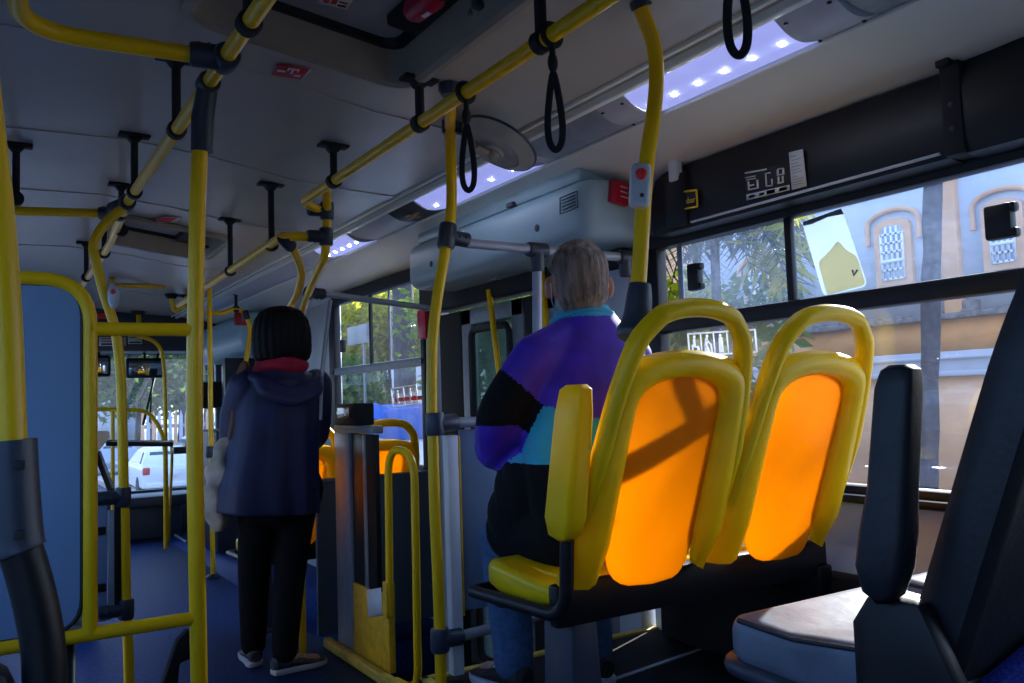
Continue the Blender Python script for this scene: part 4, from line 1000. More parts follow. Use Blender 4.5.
def seat_base(cx, t):
    g = G(); R = []
    for y, z0, z1, q in ((1.645, .72, .735, .012), (1.665, .70, .750, 0), (1.75, .690, .752, 0), (1.90, .690, .765, 0), (1.945, .700, .770, .004), (1.965, .725, .755, .02)):
        R.append([Vector((cx+x, y, z)) for x, z in rrect(-.208+q, .208-q, z0, z1, .022)])
    g.loft(R); obj('seat_shell', g, YSH, t, sharp=50)
    g = G(); R = []
    for y, q in ((1.67, .02), (1.69, 0), (1.90, 0), (1.92, .02)): R.append([Vector((cx+x, y, z)) for x, z in rrect(-.15+q, .15-q, .740, .760, .008)])
    g.loft(R); obj('seat_pad', g, YSH, t, sharp=50)
CX1, CX2 = 1.322, 1.764
t = thing('double_bus_seat', 'yellow double bus seat with glowing orange backs that the man sits on', 'bus seat', (1.54, 1.6, .33), 'yellow and orange double seats')
for cx in (CX1, CX2): seat_back(cx, t); seat_base(cx, t)
g = G(); R = []
for v, q in ((0, .030), (.012, .010), (.05, 0), (.27, .004), (.325, .010), (.335, .022)):
    y = 1.535-.20*v; z = .872+v
    R.append([Vector((x, y+dy, z)) for x, dy in [(p[0]-0, p[1]) for p in rrect(1.045+q*.5, 1.100-q*.5, -.048+q, .052-q*1.2, .016)]])
g.loft(R); obj('armrest', g, YSH, t, sharp=50)
g = G(); g.tube(fillet([(1.085, 1.535, .95), (1.085, 1.555, .70), (1.085, 1.97, .688)], .07, 8), .016, 12); g.tube(fillet([(1.085, 1.97, .688), (1.12, 1.985, .688), (2.02, 1.985, .688)], .03, 4), .016, 12)
obj('side_tube', g, BLK, t)
g = G(); g.bb(1.10, 2.03, 1.612, 1.65, .66, .757, .01); g.bb(1.10, 2.03, 1.86, 1.90, .66, .69, .008); g.bb(1.98, 2.035, 1.6, 1.95, .60, .69, .01); obj('cross_beam', g, BLK, t)
g = G(); g.prism([(1.135, .335), (1.24, .335), (1.22, .67), (1.145, .67)], 'y', 1.62, 1.74, .012); g.bb(1.12, 1.26, 1.56, 1.80, .332, .345, .004); obj('leg', g, GRIPL, t)
copy_tree(t, (.055, 2.825, -.285), 'yellow and orange double seat beyond the step well under the far side window')
# a dark bar between the near seats and the wall
# black double seat at the right edge
t = thing('double_bus_seat', 'black and grey double bus seat at the right edge with raised armrest', 'bus seat', (1.58, .9, .33))
def BS(x, v, n=0): return Vector((x, .773-.37*v+n*.94, .81+v+n*.34))
for x0, x1 in ((1.125, 1.565), (1.60, 2.04)):
    c = (x0+x1)/2; hw = (x1-x0)/2
    cont = fillet([Vector((-hw, -.12, 0)), Vector((hw, -.12, 0)), Vector((hw, .45, 0)), Vector((hw*.72, .66, 0)), Vector((-hw*.72, .66, 0)), Vector((-hw, .45, 0))], .08, 6, True)
    g = G(); R = []
    ctr = Vector((0, .28, 0))
    for q, n in ((.02, -.012), (.6, -.014), (.84, -.008), (.96, 0), (1, -.018), (1, -.05), (.985, -.068), (.90, -.078), (.82, -.076), (.76, -.050), (.5, -.042), (.02, -.040)):
        sx = 1-(1-q)*.9 if q > .7 else q
        R.append([BS(c+(p.x)*sx, ctr.y+(p.y-ctr.y)*(1-(1-q)*.75 if q > .7 else q), n) for p in cont])
    g.loft(R); obj('backrest', g, SEATBK, t, sharp=40)
    g = G(); R = []
    for y, z0, z1, q in ((.80, .70, .80, .02), (.81, .685, .80, 0), (.87, .690, .790, 0), (1.0, .695, .778, 0), (1.09, .700, .786, 0), (1.115, .705, .782, .006), (1.128, .72, .765, .02)):
        R.append([Vector((c+x, y, z)) for x, z in rrect(-hw+.005+q, hw-.005-q, z0, z1, .025)])
    g.loft(R); obj('seat_cushion', g, VINYL, t, sharp=50)
    g = G(); g.tube([(c-hw+.012, 1.10, .778), (c-hw+.012, .98, .771), (c-hw+.012, .85, .783), (c-hw+.014, .77, .80)], .005, 8); obj('seat_piping', g, SEATBK, t)
    g = G(); q4 = [BS(c-hw*.9, -.34, -.085), BS(c+hw*.95, -.34, -.085), BS(c+hw*.95, .05, -.085), BS(c+hw*.3, .03, -.085), BS(c-hw*.55, -.04, -.085), BS(c-hw*.9, -.07, -.085)]
    g.slab(q4, (0, .03, 0), 0, .006); obj('fabric_panel', g, BFAB, t)
g = G(); R = []
for v, q, dy in ((0, .032, .006), (.014, .012, .008), (.05, 0, .008), (.10, .0, .004), (.16, .006, 0), (.30, .008, -.004), (.325, .014, -.006), (.332, .026, -.006)):
    y = .752-.11*v+dy; z = .878+v
    R.append([Vector((x, y+d_, z)) for x, d_ in rrect(1.054+q*.4, 1.108-q*.4, -.026+q*.8, .044-q*.8, .014)])
g.loft(R); obj('armrest', g, SEATBK, t, sharp=50)
g = G(); g.prism([(.68, .45), (.832, .45), (.830, .84), (.80, .885), (.72, .885), (.67, .78)], 'x', 1.085, 1.122, .012); obj('side_cover', g, BLK, t)
g = G(); g.tube(fillet([(1.14, .80, .68), (1.14, 1.145, .695), (2.03, 1.145, .695), (2.03, .80, .68)], .05, 6), .017, 12); g.bb(1.2, 1.28, .8, .92, .332, .67, .012); g.bb(1.92, 2.0, .8, .92, .332, .67, .012); g.bb(1.13, 2.04, .82, .9, .66, .70, .008); obj('base_frame', g, GRIPL, t)

# seat in front of the camera at left, with its own pole
YS = 1.10
t = thing('single_bus_seat', 'dark bus seat corner at the lower left carrying a yellow pole', 'bus seat', (-.2, 1.0, .33))
P = ppath([(-34, -60), (-22, 40), (-13, 125), (-4, 200), (3, 290), (7, 370), (10, 450)], Y=YS); g = G(); g.tube(cr(P, 4), .0175, 16); obj('pole', g, YEL, t)
P = ppath([(10, 440), (12, 480), (15, 520), (18, 545), (20, 552)], Y=YS); g = G(); g.tube(cr(P, 3), [.027]*10+[.028, .027, .022], 18, 0, True); obj('socket', g, GRIPL, t)
for px, py in ((20, 465), (19, 535)):
    c = at(px, py, Y=YS-.028); g = G(); g.box(c, (.010, .004, .010), .001); obj('screw', g, INK, t)
P = ppath([(19, 545), (27, 570), (36, 605), (43, 645), (45, 690), (45, 760)], Y=YS); g = G(); g.tube(cr(P, 4), .0225, 16); obj('hoop_tube', g, BLK, t)
g = G(); P2 = [P[0]+Vector((0, 0, -.02)), P[0]+Vector((-.10, -.0, .01)), P[0]+Vector((-.30, 0, .0)), P[0]+Vector((-.42, 0, -.08)), P[0]+Vector((-.43, 0, -.3))]
R = []
q = [(.04, .55), (.045, .82), (.03, .91), (-.03, .935), (-.35, .935), (-.41, .90), (-.42, .55)]
g = G(); g.prism([(x, z) for x, z in q], 'y', YS-.03, YS+.03, .02); obj('backrest', g, SEATBK, t)
g = G(); g.bb(-.42, .04, YS, YS+.42, .68, .76, .025); obj('seat_cushion', g, SEATBK, t)
g = G(); g.bb(-.25, -.12, YS+.05, YS+.2, .332, .69, .02); obj('leg', g, GRIPL, t)

# ================================================================== PEOPLE
def hand(g, w_, d, nrm, side, curl=.6, sc=1.0):
    """palm, four bent fingers of different lengths, thumb from the side of the palm; w_ wrist, d finger direction, nrm back of the hand"""
    d = Vector(d).normalized(); nrm = Vector(nrm); nrm = (nrm-d*nrm.dot(d)).normalized(); s_ = d.cross(nrm)*side
    w_ = Vector(w_); L = .085*sc
    g.tube([w_-d*.03, w_+d*.01, w_+d*.05*sc, w_+d*L], [.021*sc, .024*sc, .038*sc, .036*sc], 12, 0, True, False, s_, [.017*sc, .015*sc, .014*sc, .012*sc], True)
    for k, (off, ln) in enumerate(((.028, .072), (.010, .082), (-.009, .076), (-.027, .060))):
        p = w_+d*(L-.008)+s_*off*sc; dirv = d.copy(); pts = [p]; a = 0
        for seg in (.45, .30, .25):
            a += curl*(.55+.12*k); dirv = d*math.cos(a)-nrm*math.sin(a); p = p+dirv*ln*seg*sc; pts.append(p.copy())
        g.tube(cr(pts, 3), .0088*sc, 10, 0, True, False, None, None, True)
    p = w_+d*.025*sc+s_*.028*sc; q = p+(s_*.8+d*.6-nrm*.2).normalized()*.038*sc; r_ = q+(d*.85+s_*.2-nrm*.45).normalized()*.032*sc
    g.tube(cr([p-s_*.012, p, q, r_], 3), .0098*sc, 10, 0, True, False, None, None, True)

def headparts(g, c, f, up=(0, 0, 1)):
    f = Vector(f).normalized(); u = Vector(up); r_ = f.cross(u).normalized(); u = r_.cross(f)
    Rm = Matrix((r_, f, u)).transposed()
    def q(x, y, z): return c+r_*x+f*y+u*z
    g.ell(c+f*(-.008)+u*.012, (.073, .092, .100), Rm); g.ell(q(0, .028, -.045), (.056, .062, .066), Rm); g.ell(q(0, .055, -.085), (.030, .030, .024), Rm)
    g.ell(q(0, .086, -.012), (.011, .018, .012), Rm); g.ell(q(0, .082, .008), (.009, .013, .022), Rm)
    for s_ in (-1, 1):
        g.ell(q(s_*.085, -.006, -.010), (.011, .023, .035), Rm @ Matrix.Rotation(s_*.45, 3, 'Z')); g.ell(q(s_*.035, .064, -.022), (.024, .022, .022), Rm); g.ell(q(s_*.032, .076, .026), (.024, .010, .008), Rm)
    g.ell(q(0, .080, -.046), (.024, .010, .006), Rm); g.ell(q(0, .080, -.056), (.020, .010, .006), Rm)
    return q, Rm

def shoe(name, t, heel, toe, mu, ms, w_=.046, h=.075, label=None):
    heel = Vector(heel); toe = Vector(toe); d = (toe-heel); L = d.length; d.normalize(); sd_ = Vector((-d.y, d.x, 0))
    def sec(s_, ww, z0, z1, n=14): return [heel+d*(L*s_)+sd_*(ww*math.cos(2*math.pi*k/n))+Vector((0, 0, (z0+z1)/2+(z1-z0)/2*math.sin(2*math.pi*k/n))) for k in range(n)]
    g = G(); g.loft([sec(.0, w_*.45, .025, h*.85), sec(.05, w_*.72, .018, h), sec(.25, w_*.8, .018, h*1.02), sec(.42, w_*.86, .018, h*.86), sec(.62, w_*.98, .018, h*.62), sec(.85, w_*.92, .018, h*.46), sec(.96, w_*.6, .02, h*.36), sec(1.0, w_*.2, .025, h*.28)])
    o = obj(name, g, mu, t)
    if label: o['label'] = label
    out = [(.0, .45), (.03, .7), (.15, .86), (.4, .86), (.65, 1.04), (.85, .98), (.96, .66), (1.01, .2)]
    poly = [heel+d*(L*a)+sd_*(w_*b) for a, b in out]+[heel+d*(L*a)-sd_*(w_*b) for a, b in out[::-1]]
    g = G(); g.prism([(p.x, p.y) for p in poly], 'z', heel.z+.002, heel.z+.026, .006); obj('sole', g, ms, o)
    # laces across the instep
    g = G()
    for s_ in (.42, .50, .58): p = heel+d*(L*s_)+Vector((0, 0, h*(.98-.55*(s_-.25)))); g.tube([p-sd_*w_*.5+Vector((0, 0, -.010)), p+Vector((0, 0, .001)), p+sd_*w_*.5+Vector((0, 0, -.010))], .003, 6)
    obj('lace', g, SOLE, o)
    return o

# ---------------------------------------------------------------- seated man
YM = 1.86
hc = at(578, 285, Y=1.90)+Vector((0, 0, 0.0)); ff = Vector((math.sin(.44), math.cos(.44), -.10)).normalized()
man = thing('person', 'seated person with short grey hair, purple and black jacket and jeans, seen from behind', 'person', (1.38, 1.8, .33))
nk = Vector((hc.x-.005, hc.y-.03, 1.38)); cx = hc.x-.008
g = G(); q, Rm = headparts(g, hc, ff)
g.tube([hc+Vector((0, -.02, -.05)), nk+Vector((0, 0, .02)), nk+Vector((0, -.01, -.06))], [.056, .056, .068], 16, 0, True, False, (1, 0, 0), [.058, .058, .068], True)
g.tube([(cx, 1.79, .80), (cx, 1.80, .95), (cx, 1.83, 1.18), (cx, 1.85, 1.30), (cx, 1.86, 1.37)], [.16, .15, .165, .17, .08], 18, 0, True, False, (1, 0, 0), [.11, .10, .115, .10, .06], True)
shl, shr = Vector((cx-.160, 1.845, 1.285)), Vector((cx+.120, 1.845, 1.285)); ell_, elr = at(503, 418, Y=1.90), Vector((cx+.20, 1.93, 1.05)); wl, wr = Vector((cx-.12, 2.16, 1.03)), Vector((cx+.10, 2.15, 1.03))
for a, b, c in ((shl, ell_, wl), (shr, elr, wr)): g.tube(cr([a, b, c], 5), [.050-.022*k/10 for k in range(11)], 12, 0, True, False, None, None, True)
hand(g, wl, (.75, .35, -.05), (-.2, .3, .9), 1, .5, .95); hand(g, wr, (-.75, .35, -.02), (.2, .3, .9), -1, .5, .95)
kl = at(504, 553, Y=2.18); kl.z = .775; kr = Vector((kl.x+.26, 2.17, .775)); al = Vector((at(512, 640, Y=2.17).x, 2.16, .43)); ar = Vector((1.565, 2.10, .43))
for h_, k_, a_ in ((Vector((cx-.09, 1.76, .835)), kl, al), (Vector((cx+.09, 1.76, .835)), kr, ar)):
    g.tube([h_, h_*.4+k_*.6, k_], [.078, .068, .055], 14, 0, True, False, None, None, True); g.tube([k_, k_*.6+a_*.4+Vector((0, .0, 0)), a_], [.053, .052, .036], 14, 0, True, False, None, None, True)
    g.tube([a_, a_+Vector((0, .03, -.05)), a_+Vector((-.01, .14, -.065))], [.036, .036, .028], 10, 0, True, False, None, None, True)
obj('body', blob(g, .0075, 5), SKIN, man, sharp=180)
# hair: cap over the skull down to the nape
g = G(); c2 = hc+Vector((0, 0, .012)); 
g.ell(q(0, -.014, .022), (.088, .098, .103), Rm); g.ell(q(0, -.045, -.030), (.076, .064, .066), Rm); g.ell(q(0, -.052, -.078), (.058, .040, .040), Rm)
h = blob(g, .006, 4)
keep = []
for i, f_ in enumerate(h.f):
    keep.append(i)
for v in h.v:   # cut the hairline back over the face and ears
    d_ = v-hc; y_ = d_.dot(Rm.col[1]); z_ = d_.dot(Rm.col[2]); x_ = d_.dot(Rm.col[0])
    lim = .060 if z_ > .045 else max(-.034, .060-(.045-z_)*1.9)
    if y_ > lim: v -= Rm.col[1]*(y_-lim)*.92
    if z_ < .045 and y_ > -.06 and abs(x_) > .058: v -= Rm.col[0]*(x_-math.copysign(.058, x_))*.55
    v += Vector((rnd.uniform(-1, 1), rnd.uniform(-1, 1), rnd.uniform(-1, 1)))*.0012
obj('hair', h, GHAIR, man, sharp=180)
# mask with ear loops
g = G(); g.ell(q(0, .058, -.052), (.060, .052, .050), Rm); h = blob(g, .006, 2); obj('face_mask', h, MASK, man, sharp=180)
for s_ in (-1, 1): g = G(); g.tube(cr([q(s_*.050, .045, -.035), q(s_*.074, .012, -.018), q(s_*.080, -.016, .004), q(s_*.080, -.024, -.016), q(s_*.074, .004, -.050), q(s_*.048, .045, -.070)], 4), .0016, 6); obj('mask_loop', g, WHITE, man)
for s_ in (-1, 1): g = G(); g.ell(q(s_*.032, .078, .012), (.012, .008, .008), Rm, u=12, v=8); obj('eye', g, WHITE, man)
# jacket
PURP = mat('purple_jacket_cloth', (.055, .012, .44), .62, var=.22, scale=14, bump=.30, bscale=13); TURQ = mat('turquoise_jacket_cloth', (.02, .33, .50), .62, var=.15, scale=14, bump=.25, bscale=16)
TEAL = mat('teal_jacket_cloth', (.02, .36, .30), .62, var=.15)
g = G()
g.tube([(cx-.03, 1.80, .80), (cx-.03, 1.80, .92), (cx-.03, 1.81, 1.05), (cx-.01, 1.82, 1.18), (cx, 1.845, 1.29), (cx, 1.855, 1.355), (cx, 1.86, 1.40)], [.180, .195, .208, .185, .155, .110, .078], 22, 0, True, False, (1, 0, 0), [.13, .125, .135, .138, .120, .100, .080], False)
for a, b, c in ((shl+Vector((-.015, 0, .0)), ell_, wl), (shr+Vector((.015, 0, 0)), elr, wr)):
    m1 = a*.5+b*.5+Vector((-.012 if a is not shr else .0, 0, -.01)); P = cr([a, m1, b, b*.5+c*.5+Vector((0, 0, -.02)), c-(c-b)*.12], 5); n_ = len(P)
    g.tube(P, [.066+.004*math.sin(3*k/n_)-(.022 if k > n_*.9 else 0) for k in range(n_)], 14, 0, True, False, None, None, True)
for k in range(2):
    a = ell_+Vector((.01*k, .0, .045*k-.03)); g.ell(a+Vector((.0, 0, 0)), (.064, .062, .030), Matrix.Rotation(.3*(-1)**k, 3, 'Y'))
for h_, k_ in ((Vector((cx-.10, 1.80, .845)), kl), (Vector((cx+.08, 1.82, .845)), kr)):   # skirt of the jacket lying over the thighs
    e = h_*.25+k_*.75; e.z += .02; g.tube([h_, h_*.5+e*.5, e], [.118, .112, .10], 14, 0, True, False, None, None, True)
g.ell((1.28, 1.95, .93), (.11, .14, .13)); g.ell((1.285, 2.0, .865), (.105, .15, .11)); g.ell((1.28, 1.90, .98), (.115, .13, .13))
for s_, e_ in ((-1, shl), (1, shr)): g.tube([(cx+s_*.02, 1.852, 1.355), (cx*.45+e_.x*.55, 1.85, 1.318), tuple(e_)], [.058, .068, .070], 14, 0, True, False, None, None, True)
h = blob(g, .0065, 9)
def segd(p, a, b):
    t_ = max(0, min(1, (p-a).dot(b-a)/(b-a).length_squared)); return (p-a-(b-a)*t_).length, t_
def jac(c):
    x, z = c.x-hc.x, c.z
    d1, t1 = segd(c, shl, ell_); d2, t2 = segd(c, ell_, wl); axis = Vector((cx, 1.79+(z-.8)*.10, z)); dt = math.hypot((c.x-axis.x)/.185, (c.y-axis.y)/.135)
    if min(d1, d2) < .098 and dt > 1.0 and c.x < cx:      # left sleeve
        if d1 < d2 and t1 < .97:
            lim = .48+(c.x-ell_.x)*1.3
            return 0 if t1 < lim else 1
        return 0 if z < 1.115 else 1
    if z > 1.392 and abs(x) < .11: return 2
    if z > 1.095-max(0, -(x+.02))*-.35+min(0, x+.02)*.0: return 0
    if z > 1.015 and x < -.085: return 2
    return 0 if z > 1.0+(x+.085)*.0-.10*0 and x >= -.085 and z > .98 else 1
paint(h, jac); obj('jacket', h, [PURP, BLKCL, TURQ], man, sharp=180)
# collar
g = G(); ring = [Vector((hc.x-.004+.080*math.cos(a), hc.y-.018+.082*math.sin(a), 1.395+.012*math.sin(a+math.pi))) for a in [2*math.pi*k/24 for k in range(24)]]
g.tube(ring, .010, 10, 0, True, True, (0, 0, 1), .010); rings = [[p+Vector((0, 0, -.03)) for p in ring], [p*1.0 for p in ring], [Vector((hc.x+(p.x-hc.x)*.93, hc.y+(p.y-hc.y)*.93, p.z+.022)) for p in ring], [Vector((hc.x+(p.x-hc.x)*.86, hc.y+(p.y-hc.y)*.86, p.z+.018)) for p in ring], [Vector((hc.x+(p.x-hc.x)*.86, hc.y+(p.y-hc.y)*.86, p.z-.03)) for p in ring]]
g.loft(rings, False, 0, True, True); obj('collar', g, TURQ, man)
# jeans
g = G()
for h_, k_, a_ in ((Vector((cx-.09, 1.79, .84)), kl, al), (Vector((cx+.09, 1.76, .84)), kr, ar)):
    g.tube([h_, h_*.4+k_*.6, k_], [.095, .085, .072], 14, 0, True, False, None, None, True); g.tube([k_, k_*.55+a_*.45, a_*.9+k_*.1, a_+Vector((0, .005, -.01))], [.070, .068, .060, .058], 14, 0, True, False, None, None, True)
g.ell((cx, 1.79, .86), (.15, .11, .10)); obj('jeans', blob(g, .009, 4), JEAN, man, sharp=180)
shoe('shoe', man, (al.x+.005, al.y-.06, .332), (al.x-.02, al.y+.20, .332), SHOE, SOLE, .048, .088)
shoe('shoe', man, (ar.x, ar.y-.06, .332), (ar.x+.03, ar.y+.20, .332), SHOE, SOLE, .048, .088)

# ---------------------------------------------------------------- standing woman
YW = 3.90
def wp(px, py, dy=0): return at(px, py, Y=YW+dy)
woman = thing('person', 'standing person in navy hooded jacket and crimson scarf with dark bobbed hair, seen from behind', 'person', (1.14, YW, 0))
hc = wp(280, 340); hx = hc.x; fw = Vector((.12, 1, -.10)).normalized()
g = G(); q, Rm = headparts(g, hc, fw)
zs = wp(280, 372).z
g.tube([hc+Vector((0, -.02, -.05)), (hx, YW-.02, zs+.02), (hx, YW-.01, zs-.05)], [.05, .05, .06], 14, 0, True, False, (1, 0, 0), [.052, .052, .06], True)
g.tube([(hx, YW, .76), (hx, YW, .90), (hx, YW, 1.05), (hx, YW-.01, 1.25), (hx, YW-.01, zs)], [.165, .15, .13, .155, .07], 16, 0, True, False, (1, 0, 0), [.11, .10, .09, .11, .06], True)
wshl, wshr = Vector((hx-.155, YW-.01, zs-.07)), Vector((hx+.155, YW-.01, zs-.07))
well, welr = Vector((hx-.19, YW+.09, 1.05)), Vector((wp(316, 432).x, YW+.06, wp(318, 437).z)); wwl, wwr = Vector((hx-.14, YW+.26, .98)), Vector((hx+.08, YW+.25, 1.16))
for a, b, c in ((wshl, well, wwl), (wshr, welr, wwr)): g.tube(cr([a, b, c], 5), [.042-.018*k/10 for k in range(11)], 12, 0, True, False, None, None, True)
hand(g, wwl, (.4, .6, .1), (-.6, .2, .6), 1, .6, .85); hand(g, wwr, (-.2, .5, .6), (.6, .5, -.2), -1, .7, .85)
fl0, fl1 = at(250, 668, Z=0.0), at(262, 655, Z=0.0); fr0, fr1 = at(276, 674, Z=0.0), at(317, 662, Z=0.0)
dl = (fl1-fl0).normalized(); dl = Vector((.08, 1, 0)).normalized(); fl0 = at(256, 668, Z=0); fl1 = fl0+dl*.25; drr = Vector((.97, .12, 0)).normalized(); fr0 = at(272, 676, Z=0); fr1 = fr0+drr*.26
anl, anr = fl0+dl*.06+Vector((0, 0, .09)), fr0+drr*.06+Vector((0, 0, .09)); hl, hr = Vector((hx-.105, YW, .80)), Vector((hx+.085, YW, .80))
kl_, kr_ = hl*.5+anl*.5+Vector((0, .03, .02)), hr*.5+anr*.5+Vector((0, .03, .02))
for h_, k_, a_, d_ in ((hl, kl_, anl, dl), (hr, kr_, anr, drr)): g.tube(cr([h_, k_, a_], 4), [.078, .072, .065, .058, .050, .050, .046, .040, .034], 12, 0, True, False, None, None, True); g.tube([a_, a_+Vector((0, 0, -.05))+d_*.05, a_+d_*.15+Vector((0, 0, -.06))], [.034, .034, .024], 10, 0, True, False, None, None, True)
obj('body', blob(g, .008, 5), SKIN, woman, sharp=180)
# bobbed hair
g = G(); zt_ = wp(280, 306.5).z; zb_ = wp(280, 362).z; hw = (wp(309, 340).x-wp(251, 340).x)/2
R = []
for k, (s_, wf, df) in enumerate(((1.0, .10, .10), (.97, .42, .42), (.90, .68, .68), (.76, .88, .88), (.58, .97, .95), (.38, 1.0, .92), (.18, 1.0, .84), (.05, .93, .72), (0, .80, .55))):
    z = zb_+(zt_-zb_)*s_; R.append([Vector((hx+hw*wf*math.cos(a), hc.y-.028+.118*df*math.sin(a)-(.0 if math.sin(a) > 0 else 0), z)) for a in [2*math.pi*j/28 for j in range(28)]])
g.loft(R); h = blob(g, .007, 3)
for v in h.v:
    y_ = v.y-hc.y
    lim = .055 if v.z > hc.z+.06 else .015
    if y_ > lim and abs(v.x-hx) < .075: v.y -= (y_-lim)*.85
    a = math.atan2(v.x-hx, v.y-hc.y); r_ = .0025*math.sin(a*26)+.0012*rnd.uniform(-1, 1); dxy = Vector((v.x-hx, v.y-hc.y, 0)); 
    if dxy.length > .02: v += dxy.normalized()*r_
obj('hair', h, BHAIR, woman, sharp=180)
for s_ in (-1, 1): g = G(); g.ell(q(s_*.032, .078, .012), (.012, .008, .008), Rm, u=12, v=8); obj('eye', g, WHITE, woman)
# scarf
g = G(); zsc = wp(280, 364).z
for k, (r_, dz, th) in enumerate(((.094, .004, .024), (.100, -.016, .028), (.088, .022, .016))):
    ring = [Vector((hx+r_*math.cos(a), YW-.012+r_*.9*math.sin(a), zsc+dz+.008*math.sin(3*a+k*2))) for a in [2*math.pi*j/26 for j in range(26)]]; g.tube(ring, th, 10, 0, True, True)
obj('scarf', blob(g, .007, 3), SCARF, woman, sharp=180)
# jacket with hood
zh = wp(272, 512).z
g = G()
g.tube([(hx-.070, YW-.01, zh), (hx-.062, YW-.01, zh+.10), (hx-.030, YW, 1.0), (hx-.012, YW-.005, 1.18), (hx, YW-.01, 1.30), (hx, YW-.01, zs-.02), (hx, YW-.012, zs+.02)], [.240, .232, .207, .196, .178, .135, .10], 24, 0, True, False, (1, 0, 0), [.165, .165, .155, .150, .135, .115, .10], False)
for a, b, c, s_ in ((wshl+Vector((-.01, 0, .01)), well, wwl, -1), (wshr+Vector((.01, 0, .01)), welr, wwr, 1)):
    P = cr([a, a*.5+b*.5+Vector((s_*.012, 0, 0)), b, b*.45+c*.55+Vector((0, 0, -.012)), c], 5); g.tube(P, [.075-.020*k/20 for k in range(len(P))], 14, 0, True, False, None, None, True)
h = blob(g, .009, 6)
for v in h.v:  # hanging folds
    if v.z < 1.25:
        a = math.atan2(v.y-YW, v.x-hx); k = (1.25-v.z)*.035; d_ = Vector((v.x-hx, v.y-YW, 0))
        if d_.length > .02: v += d_.normalized()*(k*math.sin(a*9)*.6+k*.4*math.sin(a*5+1))
jk = obj('jacket', h, NAVY, woman, sharp=180)
g = G(); zz = wp(280, 374).z
for k in range(3): g.tube(cr([(hx-.155+.02*k, YW-.06-.02*k, zz-.01-.015*k), (hx-.12, YW-.135-.012*k, zz-.04-.022*k), (hx, YW-.165-.012*k, zz-.085-.022*k), (hx+.12, YW-.135-.012*k, zz-.04-.022*k), (hx+.155-.02*k, YW-.06-.02*k, zz-.01-.015*k)], 5), [.014]+[.024]*19+[.014], 12, 0, True, False, None, None, True)
obj('hood', blob(g, .008, 4), NAVY, woman, sharp=180)
# trousers
g = G(); g.ell((hx, YW, .80), (.19, .135, .17))
for h_, k_, a_ in ((hl, kl_, anl), (hr, kr_, anr)): P = cr([h_, k_, a_+Vector((0, 0, .005))], 5); g.tube(P, [.092-.034*k/10 for k in range(11)], 14, 0, True, False, None, None, True)
h = blob(g, .009, 4); obj('trousers', h, BLKCL, woman, sharp=180)
shoe('shoe', woman, fl0, fl1, SHOEG, SOLE, .046, .08); shoe('shoe', woman, fr0, fr1, SHOEG, SOLE, .046, .08)

# her shoulder bag
bag = thing('shoulder_bag', 'beige cloth shoulder bag hanging at the standing person\'s left side', 'bag', wp(218, 530))
g = G(); R = []
for (pxl, pxr, py, dp) in ((228, 240, 432, .03), (218, 242, 448, .06), (210, 243, 470, .085), (207, 240, 492, .09), (208, 236, 510, .085), (212, 232, 525, .06), (215, 226, 533, .03)):
    a, b = wp(pxl, py), wp(pxr, py); c = (a+b)/2; w_ = (b.x-a.x)/2
    R.append([Vector((c.x+w_*math.cos(t_), YW+.07+dp*math.sin(t_), c.z)) for t_ in [2*math.pi*j/20 for j in range(20)]])
g.loft(R); h = blob(g, .008, 3)
for v in h.v: v += Vector((.006*math.sin(v.z*60+v.y*30), .008*math.sin(v.x*70+v.z*25), 0))
obj('pouch', h, CANVAS, bag, sharp=180)
g = G(); P = cr([wp(231, 440), wp(235, 410, -.02), wp(237, 385, -.04), wp(243, 366, -.02), wp(246, 368, .05), wp(240, 395, .10), wp(234, 440, .06)], 5); g.tube(P, .006, 10, 0, True, False, (0, 1, 0), .016)
obj('strap', g, mat('brown_strap', (.25, .13, .09), .7, var=.15), bag)

# ================================================================== OUTSIDE
ZG = -.87
g = G(); g.bb(-40, 2.9, -20, 90, ZG-.1, ZG); tag(obj('street', g, ASPH), 'asphalt street', None, None, 'structure')
g = G(); g.bb(2.9, 14.2, -20, 90, ZG-.1, ZG+.14, .03); tag(obj('pavement', g, PAVE), 'pavement beside the bus', None, None, 'structure')

def foliage(c, r, n, size, m, parent, name='foliage', flat=1.0, droop=0):
    g = G(); c = Vector(c)
    for k in range(n):
        d = Vector((rnd.gauss(0, 1), rnd.gauss(0, 1), rnd.gauss(0, 1))).normalized(); q = rnd.random()**.45
        p = c+Vector((d.x*r[0], d.y*r[1], d.z*r[2]))*q
        a = Vector((rnd.gauss(0, 1), rnd.gauss(0, 1), rnd.gauss(0, .7)-droop)).normalized(); b = a.orthogonal().normalized(); s_ = size*rnd.uniform(.6, 1.4)
        b = (Matrix.Rotation(rnd.uniform(0, 6.28), 3, a) @ b)
        g.add([p, p+a*s_*.5+b*s_*.22*flat, p+a*s_, p+a*s_*.5-b*s_*.22*flat], [[0, 1, 2, 3]])
    return obj(name, g, m, parent)

def tree(name, label, cat, base, blobs, trunk_r, m, group=None, bark=None, size=.3):
    t = thing(name, label, cat, base, group); g = G(); b = Vector(base)
    tops = [Vector(c) for c, r, n in blobs]; mid = sum(tops, Vector())/len(tops); f = b*.5+mid*.5; f.x = b.x+.1
    g.tube(cr([b, b*.6+f*.4+Vector((.05, .05, 0)), f], 4), [trunk_r, trunk_r*.95, trunk_r*.9, trunk_r*.85, trunk_r*.8, trunk_r*.75, trunk_r*.7, trunk_r*.7, trunk_r*.65][:9], 10)
    for p in tops: g.tube(cr([f-Vector((0, 0, .2)), f*.5+p*.5+Vector((rnd.uniform(-.2, .2), rnd.uniform(-.2, .2), 0)), p], 3), [trunk_r*.5*(1-k/8) for k in range(7)], 8)
    obj('trunk', g, bark or TRUNK, t)
    for c, r, n in blobs: foliage(c, r, n, size, m, t)
    return t

